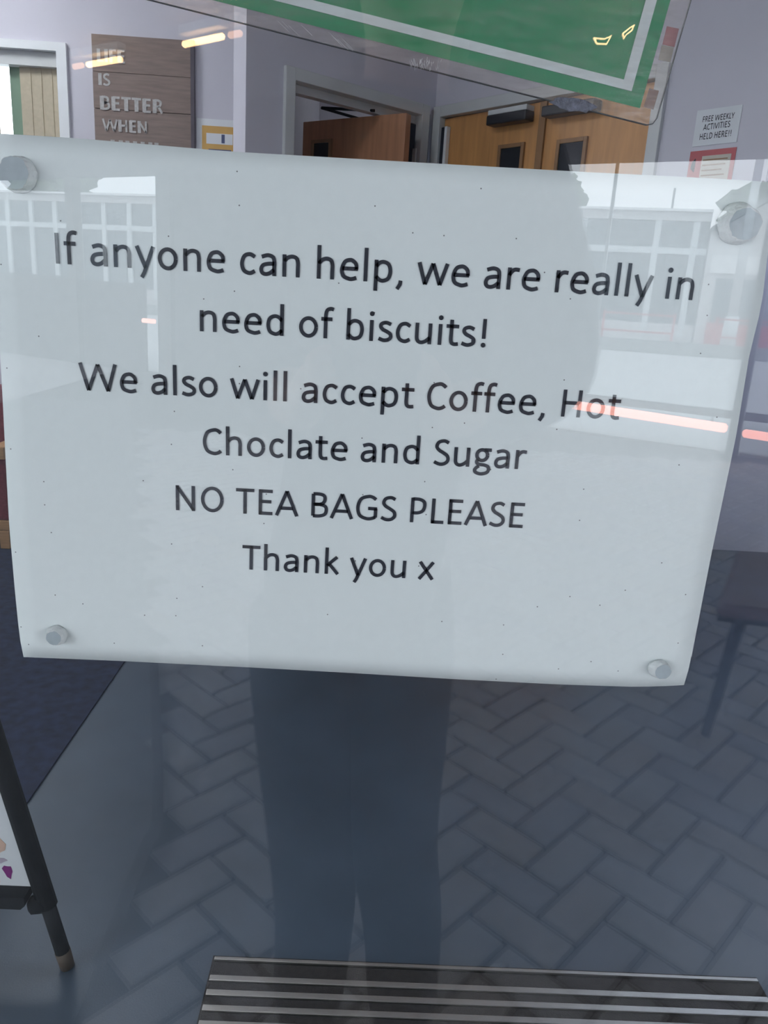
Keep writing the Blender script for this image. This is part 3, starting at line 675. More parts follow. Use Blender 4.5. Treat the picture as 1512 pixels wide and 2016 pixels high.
# ------------------------------------------------------------------ white tack
def tackb(name, px, py, rx, rz, fx, fz, frx, frz, label, seed):
    c = at(px, py, 1, .005); t = empty(name, (c[0], .0031, c[2]), label, 'adhesive putty', 'white tack blobs holding the paper notice')
    bm = bmesh.new(); n = 30
    prof = [(1.0, PY-.0002), (1.04, .0058), (1.0, .0045), (.93, .0035), (.80, .00315)]
    rings = []
    for k, (s_, y_) in enumerate(prof):
        ring = []
        for i in range(n):
            a_ = 2*math.pi*i/n; w1 = 1+.09*noise.noise(Vector((math.cos(a_)*1.6, math.sin(a_)*1.6, seed)))+.05*noise.noise(Vector((math.cos(a_)*5, math.sin(a_)*5, seed+k*.3)))
            f_ = k/(len(prof)-1)
            ring.append(bm.verts.new((c[0]+(rx*s_*(1-f_)+frx*f_*1.03)*math.cos(a_)*w1+fx*f_, y_, c[2]+(rz*s_*(1-f_)+frz*f_*1.03)*math.sin(a_)*w1+fz*f_)))
        rings.append(ring)
    for r0, r1 in zip(rings, rings[1:]):
        for i in range(n): bm.faces.new((r0[i], r0[(i+1) % n], r1[(i+1) % n], r1[i]))
    bm.faces.new(rings[-1]); bm.faces.new(rings[0][::-1])
    bmesh.ops.recalc_face_normals(bm, faces=bm.faces)
    link_mesh('blob', bm, M['tack'], t, True)
    bm = bmesh.new(); pts = []
    for i in range(n):
        a_ = 2*math.pi*i/n; w1 = 1+.09*noise.noise(Vector((math.cos(a_)*1.6, math.sin(a_)*1.6, seed)))+.10*noise.noise(Vector((math.cos(a_)*4, math.sin(a_)*4, seed+5)))
        pts.append((c[0]+fx+frx*math.cos(a_)*w1, .00312, c[2]+fz+frz*math.sin(a_)*w1))
    prism(bm, pts, (0, -.00006, 0)); link_mesh('pressed_face', bm, M['tackface'], t)
tackb('white_tack', 34, 343, .0072, .0066, -.0006, .0002, .0058, .0057, 'round tack blob at the notice corner nearest the window blind', 1)
tackb('white_tack', 1457, 440, .0085, .0078, .0014, -.0003, .0062, .0057, 'largest tack blob, notice corner below the red notice', 2)
tackb('white_tack', 110, 1252, .0048, .0046, -.0003, -.0002, .0033, .0032, 'small knobbly tack blob above the navy carpet', 3)
tackb('white_tack', 1299, 1319, .0052, .0044, .0008, .0, .0036, .0036, 'half moon tack blob nearest the chair leg', 4)

# ------------------------------------------------------------------ green laminated sign
GY = .0052
br = at(1260, 213, 1, GY); l_ = at(450, 8, 1, GY); r_ = at(1320, 0, 1, GY)
gx = (br-l_).normalized(); gz = Vector((-gx[2], 0, gx[0]))
gs = empty('green_sign', br, 'green laminated sign with white border line above the paper notice', 'sign')
def gp(a_, b_, y=GY): q = br + gx*a_ + gz*b_; return Vector((q[0], y, q[2]))
WG = -.277; HG = .19
def gquad(name, x0, x1, z0, z1, y, m, th=.0002):
    bm = bmesh.new(); prism(bm, [gp(x0, z0, y), gp(x1, z0, y), gp(x1, z1, y), gp(x0, z1, y)], (0, th, 0)); return link_mesh(name, bm, m, gs)
gquad('green_panel', WG, 0, 0, HG, GY, M['green'])
i1 = at(1243, 180, 1, GY)-br; i2 = at(1228, 157, 1, GY)-br
ax, az = i1.dot(gx), i1.dot(gz); bx, bz = i2.dot(gx), i2.dot(gz)
bm = bmesh.new()
for x0, x1, z0, z1 in ((WG-ax, ax, az, bz), (bx, ax, bz, HG-az), (WG-ax, WG-bx, bz, HG-az), (WG-bx, bx, HG-bz, HG-az)):
    prism(bm, [gp(x0, z0, GY-.0003), gp(x1, z0, GY-.0003), gp(x1, z1, GY-.0003), gp(x0, z1, GY-.0003)], (0, .0002, 0))
link_mesh('white_border', bm, M['signwhite'], gs)
lo = at(1288, 250, 1, GY)-br; lx_, lz_ = lo.dot(gx), lo.dot(gz)
bm = bmesh.new(); rr = .003
lam = [gp(WG-lx_, lz_, GY-.0006), gp(lx_-rr, lz_, GY-.0006), gp(lx_-rr*.3, lz_+rr*.3, GY-.0006), gp(lx_, lz_+rr, GY-.0006), gp(lx_, HG-lz_, GY-.0006), gp(WG-lx_, HG-lz_, GY-.0006)]
prism(bm, lam, (0, .0012, 0)); link_mesh('laminate', bm, M['laminate'], gs)
bm = bmesh.new()
e = .00012
for p_, q_ in zip(lam, lam[1:]+lam[:1]):
    t_ = (q_-p_).normalized(); nn_ = Vector((-t_[2], 0, t_[0]))*e
    prism(bm, [p_-nn_, q_-nn_, q_+nn_, p_+nn_], (0, .0013, 0))
link_mesh('laminate_edge', bm, M['post'], gs)
# coloured strip showing at the right margin
def mark(p, q, w__, m, name='edge_mark'):
    A, B = at(*p, 1, GY+.001), at(*q, 1, GY+.001); t_ = (B-A).normalized(); n_ = Vector((-t_[2], 0, t_[0]))*w__/2
    bm = bmesh.new(); prism(bm, [A-n_, B-n_, B+n_, A+n_], (0, .0002, 0)); return link_mesh(name, bm, M[m], gs)
M['faded_red'] = mat('faded_red', (.40, .16, .18), .6, var=.1); M['faded_cream'] = mat('faded_cream', (.38, .36, .33), .6, var=.1); M['faded_brown'] = mat('faded_brown', (.24, .14, .12), .6, var=.1)
mark((1325, 54), (1316, 90), .0046, 'faded_red'); mark((1315, 91), (1308, 120), .0046, 'faded_cream'); mark((1288, 176), (1277, 213), .0038, 'faded_brown')
# dried adhesive smears on the laminate
M['smear'] = mat('dried_adhesive', (.13, .14, .18), .8, var=.5, scale=400, bump=.8, bscale=900)
M['palesmear'] = mat('pale_dried_adhesive', (.5, .5, .52), .8, var=.3, scale=400)
bm = bmesh.new(); pts = []
for i in range(26):
    a_ = 2*math.pi*i/26; w1 = 1+.35*noise.noise(Vector((math.cos(a_)*3, math.sin(a_)*3, 4)))
    c = at(1130, 206, 1, GY-.0008); pts.append(Vector((c[0], c[1], c[2])) + gx*(.0085*math.cos(a_)*w1) + gz*(.0022*math.sin(a_)*w1+.0007*math.cos(a_)))
prism(bm, pts, (0, .0001, 0)); link_mesh('adhesive_smear', bm, M['smear'], gs)
bm = bmesh.new()
for k in range(46):
    c = at(838+random.uniform(-32, 32), 128+random.uniform(-10, 9)+0*k, 1, GY-.0008); c = Vector(c)+gx*0
    a_ = random.uniform(-.5, .5); l2_ = random.uniform(.0003, .0010); d_ = Vector((math.sin(a_), 0, math.cos(a_)))*l2_; n_ = Vector((d_[2], 0, -d_[0])).normalized()*.00006
    prism(bm, [c-d_-n_, c+d_-n_, c+d_+n_, c-d_+n_], (0, .00005, 0))
for k in range(9):
    px = 540+random.uniform(-15, 150); c = at(px, 45+(px-540)*.28+random.uniform(-6, 8), 1, GY-.0008)
    d_ = Vector((math.sin(-.9), 0, math.cos(-.9)))*random.uniform(.001, .003); n_ = Vector((d_[2], 0, -d_[0])).normalized()*.00005
    prism(bm, [c-d_-n_, c+d_-n_, c+d_+n_, c-d_+n_], (0, .00005, 0))
link_mesh('adhesive_streaks', bm, M['palesmear'], gs)['kind'] = 'stuff'

# ------------------------------------------------------------------ OUTSIDE (what the glass reflects)
S0 = mir(162, 354, 2, 2.6); S1 = mir(1512, 318, 2, 2.6)
SC = W((S0[0], S0[1]), (S1[0]-S0[0], S1[1]-S0[1]))      # canopy's outer edge
def scp(s, n=0, z=0): return SC.p(s, n, z)
# herringbone paving
Ub = .1030; e1 = Vector((1, 1, 0)).normalized(); e2 = Vector((1, -1, 0)).normalized()
P0 = mir(1097, 1559, 2, 0)
gap = .0135
def blockmesh(name, lx_, ly_):
    bm = bmesh.new(); z1 = 0; b = .004
    def rect(i, z): return [bm.verts.new((x, y, z)) for x, y in ((gap/2+i, gap/2+i), (lx_-gap/2-i, gap/2+i), (lx_-gap/2-i, ly_-gap/2-i), (gap/2+i, ly_-gap/2-i))]
    A_, B_, C_ = rect(0, -.03), rect(0, -.004), rect(b, 0)
    for p_, q_ in ((A_, B_), (B_, C_)):
        for i in range(4): bm.faces.new((p_[i], p_[(i+1) % 4], q_[(i+1) % 4], q_[i]))
    bm.faces.new(C_); bm.faces.new(A_[::-1]); bmesh.ops.recalc_face_normals(bm, faces=bm.faces)
    me = bpy.data.meshes.new(name); bm.to_mesh(me); bm.free(); return me
mats3 = [M['paver'], M['paver2'], M['paver3']]
BM = {}
for kk, (lx_, ly_) in (('H', (2*Ub, Ub)), ('V', (Ub, 2*Ub))):
    for i in range(3):
        me = blockmesh('paving_block', lx_, ly_); me.materials.append(mats3[i]); BM[kk, i] = me
dp = [mir(*p, 2, 0) for p in ((303, 1312), (311, 1590), (285, 1680), (195, 1905))]
def in_tarmac(c):
    if c.y > -.85: bx = -.453
    elif c.y > -1.32: bx = -.47
    else: bx = -.467 + (c.y+1.32)*(-.222/-.76)
    return c.x < bx - .02
pav = st('pavement', M['joint'], fn=lambda bm: prism(bm, [Vector((-14, -.05, -.09)), Vector((7.5, -.05, -.09)), Vector((7.5, scp(0).y+(7.5-S0[0])*SC.d[1]/SC.d[0], -.09)), Vector((-14, scp(0).y+(-14-S0[0])*SC.d[1]/SC.d[0], -.09))], (0, 0, .078)), label='block paved walkway under the canopy')
ang = Matrix(((e1[0], e2[0], 0), (e1[1], e2[1], 0), (0, 0, 1)))
cand = []
for i in range(-130, 131):
    for j in range(-70, 71):
        for kk, (ou, ov) in (('H', (0, 0)), ('V', (2, 0))):
            uu = i+4*j+ou; vv = -i+ov
            cc = P0 + e1*Ub*(uu+(1 if kk == 'H' else .5)) + e2*Ub*(vv+(.5 if kk == 'H' else 1))
            if cc.y > -.165 or cc.x < -3.6 or cc.x > 4.2: continue
            rel = (cc-S0).dot(SC.n)
            if in_tarmac(cc): continue
            if rel > -.16: continue
            if cc.y < -6.5: continue
            v3 = Vector((cc[0], -cc[1], cc[2]))-CAM; q = R.transposed() @ v3
            inv = not (-.56 < q[0]/q[2] < .56 and q[1]/q[2] < .72) if q[2] > .05 else True
            cand.append(((1 if inv else 0), cc.length, kk, uu, vv, cc))
cand.sort(key=lambda c: (c[0], c[1]))
sb = bmesh.new()
for k, (inv, dd, kk, uu, vv, cc) in enumerate(cand):
    o_ = P0 + e1*Ub*uu + e2*Ub*vv; mi = random.choice((0, 0, 1, 2)); h_ = random.uniform(-.0015, .0015)
    if k < 295:
        o = bpy.data.objects.new('paving_block', BM[kk, mi]); C.objects.link(o)
        o.matrix_world = Matrix.Translation((o_[0], o_[1], h_)) @ ang.to_4x4(); o.parent = pav
    else:
        lx_, ly_ = (2*Ub, Ub) if kk == 'H' else (Ub, 2*Ub)
        def g_(x, y, z): return o_ + e1*x + e2*y + Vector((0, 0, z+h_))
        t_ = [sb.verts.new(g_(x, y, 0)) for x, y in ((gap, gap), (lx_-gap, gap), (lx_-gap, ly_-gap), (gap, ly_-gap))]
        b_ = [sb.verts.new(g_(x, y, -.012)) for x, y in ((gap/2, gap/2), (lx_-gap/2, gap/2), (lx_-gap/2, ly_-gap/2), (gap/2, ly_-gap/2))]
        fs = [sb.faces.new(t_)] + [sb.faces.new((b_[q], b_[(q+1) % 4], t_[(q+1) % 4], t_[q])) for q in range(4)]
        for f_ in fs: f_.material_index = mi
bmesh.ops.recalc_face_normals(sb, faces=sb.faces)
o = link_mesh('far_paving_blocks', sb, mats3, pav); o['kind'] = 'stuff'
# paving beyond the individually laid blocks
def rest(bm):
    prism(bm, [Vector((-14, -.2, -.010)), Vector((-3.7, -.2, -.010)), Vector((-3.7, scp(0).y+(-3.7-S0[0])*SC.d[1]/SC.d[0], -.010)), Vector((-14, scp(0).y+(-14-S0[0])*SC.d[1]/SC.d[0], -.010))], (0, 0, .009))
st('pavement_side', M['paver'], fn=rest, label='plain paving at the end of the walkway')
# road and far ground
def ground(bm):
    q = [scp(-60, .02), scp(60, .02), scp(60, 90), scp(-60, 90)]
    prism(bm, [Vector((p[0], p[1], -.02)) for p in q], (0, 0, -.2))
SCn = SC.n.copy()
if SCn.y > 0: SC.n = -SC.n                              # n of the screen points away from the shop
st('road', M['road'], fn=ground, label='pale wet looking road beyond the canopy')
st('kerb', M['kerb'], fn=lambda bm: box(bm, SC, -16, 16, .0, .12, -.1, .012))
# canopy, its unseen ends cut back to let in more light
yl = lambda x: S0[1]+(x-S0[0])*SC.d[1]/SC.d[0]
st('canopy', M['canopy'], fn=lambda bm: prism(bm, [Vector((-2.4, -.06, 2.62)), Vector((3.8, -.06, 2.62)), Vector((6.0, yl(6.0), 2.62)), Vector((-6.3, yl(-6.3), 2.62))], (0, 0, .18)), label='flat canopy roof over the walkway')
def sbox(name, s0, s1, n0, n1, z0, z1, m, parent=None, **k): return boxo(name, SC, s0, s1, n0, n1, z0, z1, M[m], parent, **k)
posts = [(-5.2, -4.95), (-.17, 0.0), (1.645, 1.9), (6.92, 7.06), (9.07, 9.17)]
for i, (a_, b_) in enumerate(posts):
    p_ = empty('canopy_post', scp((a_+b_)/2, -.09, 0), ['grey canopy post furthest from the door', 'narrow grey post seen behind the letters If any', 'broad grey post beside the bright gap above the word anyone',
       'grey canopy post just behind the photographer shoulder', 'slim grey post ending the salmon strip light'][i], 'post', 'canopy posts')
    sbox('shaft', a_, b_, -.18, -.04, .0, 2.615, 'post', p_)
    sbox('base_plate', a_-.02, b_+.02, -.19, -.03, .0, .012, 'post', p_)
# rails between posts
def bay(s0, s1, zr0, zr1, zs, label, legs=True):
    t = empty('low_rail', scp((s0+s1)/2, -.1, 0), label, 'rail')
    sbox('rail', s0, s1, -.14, -.08, zr0, zr1, 'post', t)
    return t
bay(7.07, 9.06, .345, .42, .29, 'dark grey rail above the salmon strip light')
bay(9.18, 11.4, .345, .42, .29, 'dark grey rail on the far side of the slim post')
def salm(s0, s1, z, label, r_=.024, dz=0):
    t = empty('strip_light', scp((s0+s1)/2, -.15, z), label, 'light', 'salmon strip lights')
    n_ = 8; bm = bmesh.new()
    pts = [scp(s0, -.20, z), scp(s0+.02, -.20, z)] + [scp(s0+.02+(s1-s0-.04)*k/n_, -.20, z+dz*k/n_) for k in range(1, n_)] + [scp(s1-.02, -.20, z+dz), scp(s1, -.20, z+dz)]
    tube(bm, pts, [r_*.5, r_] + [r_]*(n_-1) + [r_, r_*.5], 12); link_mesh('glowing_tube', bm, M['salmon'], t, True)
    for q in ((s0+.15, s1-.15) if s1-s0 > .5 else ((s0+s1)/2,)): boxo('bracket', SC, q-.01, q+.01, -.19, -.13, z-.02, z+.03, M['post'], t)
salm(7.08, 9.055, .315, 'long salmon strip light reflected across the word Hot', .044, -.055)
salm(9.19, 11.2, .235, 'salmon strip light continuing beyond the notice edge', .040, -.05)
salm(1.36, 1.62, .73, 'short salmon strip light reflected left of the word need', .03)
sbox('infill_panel', -4.94, -.18, -.12, -.08, .0, 1.26, 'panel', label='dark infill panel low between the two furthest posts', cat='panel')
sbox('infill_panel', .01, 1.33, -.12, -.08, .0, 1.22, 'panel', label='dark infill panel beside the short salmon light', cat='panel')
sbox('glazing_bar', 7.66, 7.69, -.10, -.08, .43, 2.61, 'facframe', label='thin pale upright bar crossing the bright opening', cat='bar')
# solid panel past the left bay, stretched across to block the sky
sbox('blank_panel', 1.92, 6.9, -.13, -.09, .0, 2.61, 'panel', label='dark blank panel stretched behind the photographer to hide the sky', cat='panel')
# lamp tubes in the soffit
def lampt(p, q, m, label, r_=.017):
    A, B = mir(*p, 2, 2.53), mir(*q, 2, 2.53); c = (A+B)/2
    t = empty('tube_lamp', (c[0], c[1], 2.61), label, 'light', 'warm tube lamps under the canopy')
    d_ = (B-A).normalized(); bm = bmesh.new()
    tube(bm, [A, A+d_*.012, B-d_*.012, B], [r_*.5, r_, r_, r_*.5], 12); link_mesh('tube', bm, M[m], t, True)
    wv = W(A, (d_[0], d_[1])); L__ = (B-A).length
    boxo('batten', wv, .0, L__, -.03, .03, 2.575, 2.618, M['white'], t)
    return t
lampt((144, 132), (164, 128), 'tubedim', 'short warm lamp nearest the far window frame')
lampt((171, 128), (240, 116), 'tube', 'warm tube lamp reflected over the word LIFE')
lampt((360, 88), (441, 71), 'tube', 'warm tube lamp reflected on the plank sign corner')
lampt((450, 70), (476, 65), 'tubedim', 'faint warm lamp reflected at the dark wall edge')
# added glowing wires, shaped as wavy tube lamp reflections on the green sign
def wire(pts, z, label):
    P = [mir(*p, 2, z) for p in pts]; c = sum(P, Vector())/len(P)
    t = empty('reflection_wire', (c[0], c[1], 2.61), label, 'light')
    bm = bmesh.new(); tube(bm, P+[P[0]], .0028, 8); link_mesh('glint_wire', bm, M['tube'], t, True)
    bm = bmesh.new(); tube(bm, [c, Vector((c[0], c[1], 2.615))], .003, 6); link_mesh('drop_rod', bm, M['post'], t)
wire([(1169, 75), (1190, 77), (1203, 71), (1198, 80), (1194, 87), (1175, 86)], 2.50, 'bent glowing wire added as a wavy lamp reflection on the green sign')
wire([(1226, 66), (1240, 55), (1248, 50), (1244, 60), (1233, 68), (1228, 76)], 2.50, 'narrow glowing wire added as a wavy lamp reflection next to the white border')

# facade across the road
fa = mir(-60, 374, 2, 5.5); fb = mir(1389, 414, 2, 5.5)
FA = W((fa[0], fa[1]), (fb[0]-fa[0], fb[1]-fa[1])); FL = math.hypot(fb[0]-fa[0], fb[1]-fa[1])
if FA.n.y < 0: FA.n = -FA.n                             # towards us
def fw(px, py): return wat(px, py, fa, FA.d, True)
fac = empty('glazed_building', FA.p(FL*.6, 0, 0), 'long white glazed building across the road', 'building')
L0, L1 = -14, FL+.3
zf1 = 5.5; zf0 = fw(1113, 411)[1]; ztw = fw(1113, 428)[1]
boxo('fascia', FA, L0, L1, -1, .35, zf0, zf1, M['facade'], fac)
boxo('soffit_band', FA, L0, L1, -1, .12, ztw, zf0, M['pale'], fac)
boxo('roof_slab', FA, L0+.5, L1-.5, -9, -1, zf0, zf1-.1, M['roof'], fac)
zb = fw(1130, 600)[1]
boxo('wall', FA, L0, L1, -9, -.06, -.05, ztw, M['facglass'], fac)
boxo('plinth', FA, L0, L1, -.05, .05, -.05, max(.35, zb*.6), M['pale'], fac)
sm_ = [fw(1146, 480)[0], fw(1291, 480)[0], fw(1368, 490)[0]]
stp = (sm_[1]-sm_[0])/2
ml = []
x = sm_[0]-stp*60
base_s = sm_[0]
k = -40
while True:
    q = base_s + stp*k; k += 1
    if q > FL+.4: break
    if q < L0+.2: continue
    if abs(((q-base_s)/stp) % 2) > .1 and q > base_s+.1 and q < sm_[1]-.1: continue
    boxo('mullion', FA, q-.13, q+.13, -.04, .08, .3, ztw, M['facframe'], fac)
zt1 = fw(1200, 489)[1]
boxo('transom', FA, L0, L1, -.04, .06, zt1-.13, zt1+.13, M['facframe'], fac)
# pale gabled shop to the right
ga = fw(1392, 430)[0]
GB = W(FA.p(L1+.03, .5, 0), (FA.d[0], FA.d[1]))
if GB.n.y < 0: GB.n = -GB.n
gw = 9.0
gb = empty('gabled_shop', GB.p(3, 0, 0), 'pale gabled shop beyond the end of the glazed building', 'building')
bm = bmesh.new()
prism(bm, [GB.p(0, 0, -.05), GB.p(gw, 0, -.05), GB.p(gw, 0, 4.6), GB.p(gw*.55, 0, 7.6), GB.p(0, 0, 4.6)], GB.n*-6); link_mesh('wall', bm, M['pale'], gb)
bm = bmesh.new()
for (s_a, z_a, s_b, z_b) in ((.0, 4.6, gw*.55, 7.75), (gw*.55, 7.75, gw+.4, 4.45)):
    prism(bm, [GB.p(s_a, .3, z_a), GB.p(s_b, .3, z_b), GB.p(s_b, .3, z_b+.22), GB.p(s_a, .3, z_a+.22)], GB.n*-6.6)
link_mesh('roof', bm, M['roof'], gb)
boxo('sign_band', GB, .2, gw-.2, .0, .12, 3.0, 3.7, M['facade'], gb)
boxo('shop_window', GB, .5, 3.8, .0, .06, .4, 2.8, M['facglass'], gb); boxo('shop_window', GB, 4.6, 8.4, .0, .06, .4, 2.8, M['facglass'], gb)
boxo('red_stall_riser', GB, .4, 8.5, .0, .15, -.05, 1.0, M['redpaint'], gb)
# pinkish pavement strip and low wall before the facade
kr0 = mir(1130, 664, 2, 0); kr1 = mir(1440, 702, 2, 0)
KR = W((kr0[0], kr0[1]), (FA.d[0], FA.d[1]))
if KR.n.y < 0: KR.n = -KR.n
KR2 = KR
st('pavement_far', M['pinkpav'], fn=lambda bm: box(bm, FA, L0, L1+20, .2, 9.0, -.015, .10), label='pinkish pavement in front of the glazed building')
st('kerb_far', M['kerb'], fn=lambda bm: box(bm, FA, L0, L1+20, 9.0, 9.5, -.015, .38), label='dark kerb wall along the far pavement')
def grail(s0, n0, L__, label):
    t = empty('guard_rail', FA.p(s0+L__/2, n0, .1), label, 'railing', 'red guard rails on the far pavement')
    for q in (0, L__):
        boxo('rail_post', FA, s0+q-.04, s0+q+.04, n0-.04, n0+.04, .1, 1.25, M['redpaint'], t)
    for zz_ in (.55, 1.15): boxo('rail', FA, s0+.04, s0+L__-.04, n0-.03, n0+.03, zz_, zz_+.06, M['redpaint'], t)
sg_ = fw(1258, 600)[0]
grail(sg_-1.2, 7.0, 2.4, 'red guard rail in front of the glazed building middle'); grail(sg_+2.6, 7.0, 2.6, 'red guard rail in front of the gabled shop')
boxo('yellow_line_marker', FA, sg_-6.5, sg_-4.2, 6.0, 6.3, .1, .5, M['orange'], label='yellow orange planter box on the far pavement', cat='planter')
# lamp post
lb = mir(1430, 690, 2, 0)
lp_ = empty('street_lamp', lb, 'pale street lamp column reflected beside the large tack blob', 'street lamp')
tubeo('column', [lb, lb+Vector((0, 0, 1.3))], [.30, .26], M['lamppost'], lp_, 12); tubeo('shaft', [lb+Vector((0, 0, 1.3)), lb+Vector((0, 0, 7.6))], [.19, .14], M['lamppost'], lp_, 12)
tubeo('arm', [lb+Vector((0, 0, 7.5)), lb+Vector((-.8, 0, 7.8)), lb+Vector((-1.6, 0, 7.85))], .08, M['lamppost'], lp_, 8)
boxo('lamp_head', W(lb, (1, 0)), -2.3, -1.5, -.15, .15, 7.78, 7.92, M['lamppost'], lp_)
# antenna pole on the roof
an = FA.p(fw(1328, 405)[0], -3, 0); tubeo('roof_antenna', [(an[0], an[1], 5.35), (an[0], an[1], 6.75)], .05, M['roof'], label='thin antenna standing on the glazed building roof', cat='antenna')
# trees
def tree(x, y, hz_, r_, label, n=26, seed=1):
    t = empty('tree', (x, y, -.02), label, 'tree')
    random.seed(seed); bm = bmesh.new()
    for i in range(n):
        a_ = random.uniform(0, 6.28); rr_ = r_*math.sqrt(random.random())*.8; zz_ = hz_-r_*.2+random.uniform(-1, 1)*r_*.6
        k_ = r_*random.uniform(.22, .42); blob(bm, (x+rr_*math.cos(a_), y+rr_*math.sin(a_), zz_), (k_, k_, k_*.9), 2, .9, 2.6, seed+i)
    link_mesh('crown', bm, M['leaf'], t); tubeo('trunk', [(x, y, -.02), (x, y, hz_-r_*.5)], [.3, .18], M['bark'], t)
t1 = mir(1112, 372, 2, 8.0); tree(t1[0]+.9, t1[1]-3, 8.4, 1.15, 'leafy tree rising behind the glazed building by the opening edge', seed=3)
t2 = mir(1480, 395, 2, 9.0); tree(t2[0]+2.6, t2[1]-3, 8.9, 3.0, 'large tree above the gabled shop roof', 34, seed=5)
t3 = mir(70, 362, 2, 8.0); tree(t3[0], t3[1]-4, 8.4, 3.6, 'broad tree behind the far left end of the glazed building', 34, seed=8)

M['tarmac'] = mat('smooth_tarmac', (.13, .14, .15), .9, var=.2, scale=30, bump=.5, bscale=200)
def tarm(bm):
    far = scp(-1.5, -.2)
    prism(bm, [Vector((p[0], p[1], -.0115)) for p in ((-.462, -.2), (dp[3][0]-.008, dp[3][1]), (dp[2][0]-.008, dp[2][1]), (dp[1][0]-.008, dp[1][1]), (dp[0][0]-.008, dp[0][1]), (-2.6, -8.0), (-3.69, -8.0), (-3.69, -.2))], (0, 0, .0115))
st('pavement_tarmac', M['tarmac'], fn=tarm, label='smooth dark tarmac beside the block paving')
# a dark hose tube between the tarmac and the paving
bm = bmesh.new(); pts = cr([(p[0], p[1]) for p in dp], 8); tube(bm, [(p[0], p[1], .012) for p in pts], .0145, 8)
tag(link_mesh('dark_edging', bm, M['rubber'], None, True), 'dark hose bent between the tarmac and the block paving', 'edging')

# ------------------------------------------------------------------ the photographer
def skin_mesh(name, joints, edges, radii, m, parent, sub=2, root=0):
    me = bpy.data.meshes.new(name); me.from_pydata([Vector(j) for j in joints], edges, []); me.materials.append(m)
    o = bpy.data.objects.new(name, me); C.objects.link(o); o.parent = parent; o.matrix_parent_inverse = parent.matrix_world.inverted()
    sk = o.modifiers.new('skin', 'SKIN'); sk.use_smooth_shade = True
    for v, r in zip(me.skin_vertices[0].data, radii):
        v.radius = r if isinstance(r, tuple) else (r, r)
    me.skin_vertices[0].data[root].use_root = True
    sb_ = o.modifiers.new('sub', 'SUBSURF'); sb_.levels = sub; sb_.render_levels = sub
    return o
PX, PYc = .02, -.68
per = empty('person', (PX, PYc, 0), 'person in dark coat and trousers holding a phone before the glass', 'person')
P = lambda x, y, z: (PX+x, PYc+y, z*1.065)
J = []; Ed = []; Rd = []
def jv(p, r, par=None):
    J.append(p); Rd.append(r); i = len(J)-1
    if par is not None: Ed.append((par, i))
    return i
pel = jv(P(-.03, 0, .88), (.085, .07)); wst = jv(P(-.01, 0, 1.02), (.10, .08), pel); chs = jv(P(.0, 0, 1.22), (.13, .09), wst)
nb_ = jv(P(0, 0, 1.37), (.06, .06), chs); nk = jv(P(0, .01, 1.44), (.048, .05), nb_)
hd1 = jv(P(0, .030, 1.485), (.066, .066), nk); hd2 = jv(P(0, .022, 1.555), (.088, .088), hd1); hd3 = jv(P(0, .012, 1.615), (.075, .075), hd2)
for sgn in (-1, 1):
    kx = .105 if sgn > 0 else -.085
    hip = jv(P(-.03+sgn*.058, 0, .80), .045, pel); kn_ = jv(P(-.02+kx*.62, .02, .47), .055, hip); cf = jv(P(-.0+kx*.72, .0, .30), .05, kn_)
    ak = jv(P(.0+kx*.85, -.02, .09), .034, cf); tn = jv(P(kx*.9, .12, .035), (.035, .025), ak)
hands = []
for sgn in (-1, 1):
    sh = jv(P(sgn*.155, 0, 1.33), .055, chs); elb = jv(P(sgn*(.19 if sgn > 0 else .165)+.01, .06, 1.105), .042, sh)
    wr_ = (sgn*.062, -.395, 1.155); wj = jv(wr_, (.026, .022), elb)
    pm = jv((sgn*.050, -.352, 1.190), (.030, .015), wj)
    hands.append((sgn, wj, pm))
body = skin_mesh('body', J, Ed, Rd, M['skin'], per, 2, pel)
# fingers: each its own short chain rooted in the palm, curled round the phone edge
for sgn, wj, pm in hands:
    base = Vector((sgn*.050, -.352, 1.190))
    for k in range(4):
        b_ = base + Vector((sgn*.006, .004, .020-.014*k+.006)); ln = (.95, 1.05, 1.0, .8)[k]
        js = [base+Vector((0, 0, .008-.006*k)), b_+Vector((-sgn*.004, .006, .006)), b_+Vector((-sgn*.012, .012*ln, .010)), b_+Vector((-sgn*.018, .018*ln, .008))]
        js = [base+Vector((sgn*.004, -.002, .006-.008*k)), base+Vector((-sgn*.002, .004, .018-.012*k)), base+Vector((-sgn*.012*ln, .006, .022-.012*k)), base+Vector((-sgn*.028*ln, .006, .022-.012*k))]
        skin_mesh('finger', js, [(0, 1), (1, 2), (2, 3)], [.0085, .0082, .0075, .0065], M['skin'], body, 2)
    js = [base+Vector((0, -.006, -.012)), base+Vector((-sgn*.008, -.012, -.002)), base+Vector((-sgn*.018, -.014, .012)), base+Vector((-sgn*.022, -.014, .022))]
    skin_mesh('thumb', js, [(0, 1), (1, 2), (2, 3)], [.011, .010, .009, .0075], M['skin'], body, 2)
# coat
J, Ed, Rd = [], [], []
c_e = jv(P(-.045, -.005, .715), (.135, .105)); c_h = jv(P(-.045, -.005, .75), (.165, .125), c_e); c_p = jv(P(-.03, -.005, .86), (.175, .13), c_h); c_w = jv(P(-.005, -.005, 1.02), (.165, .12), c_p)
c_c = jv(P(.0, -.005, 1.22), (.185, .125), c_w); c_n = jv(P(0, 0, 1.36), (.085, .085), c_c); c_k = jv(P(0, 0, 1.405), (.07, .07), c_n)
for sgn in (-1, 1):
    sh = jv(P(sgn*.155, 0, 1.325), .075, c_c); elb = jv(P(sgn*(.195 if sgn > 0 else .165)+.01, .055, 1.105), .06, sh); wj = jv((sgn*.070, -.43, 1.145), .042, elb)
coat = skin_mesh('coat', J, Ed, Rd, M['coat'], per, 2, c_c)
J, Ed, Rd = [], [], []
t_p = jv(P(-.03, -.005, .84), (.12, .09))
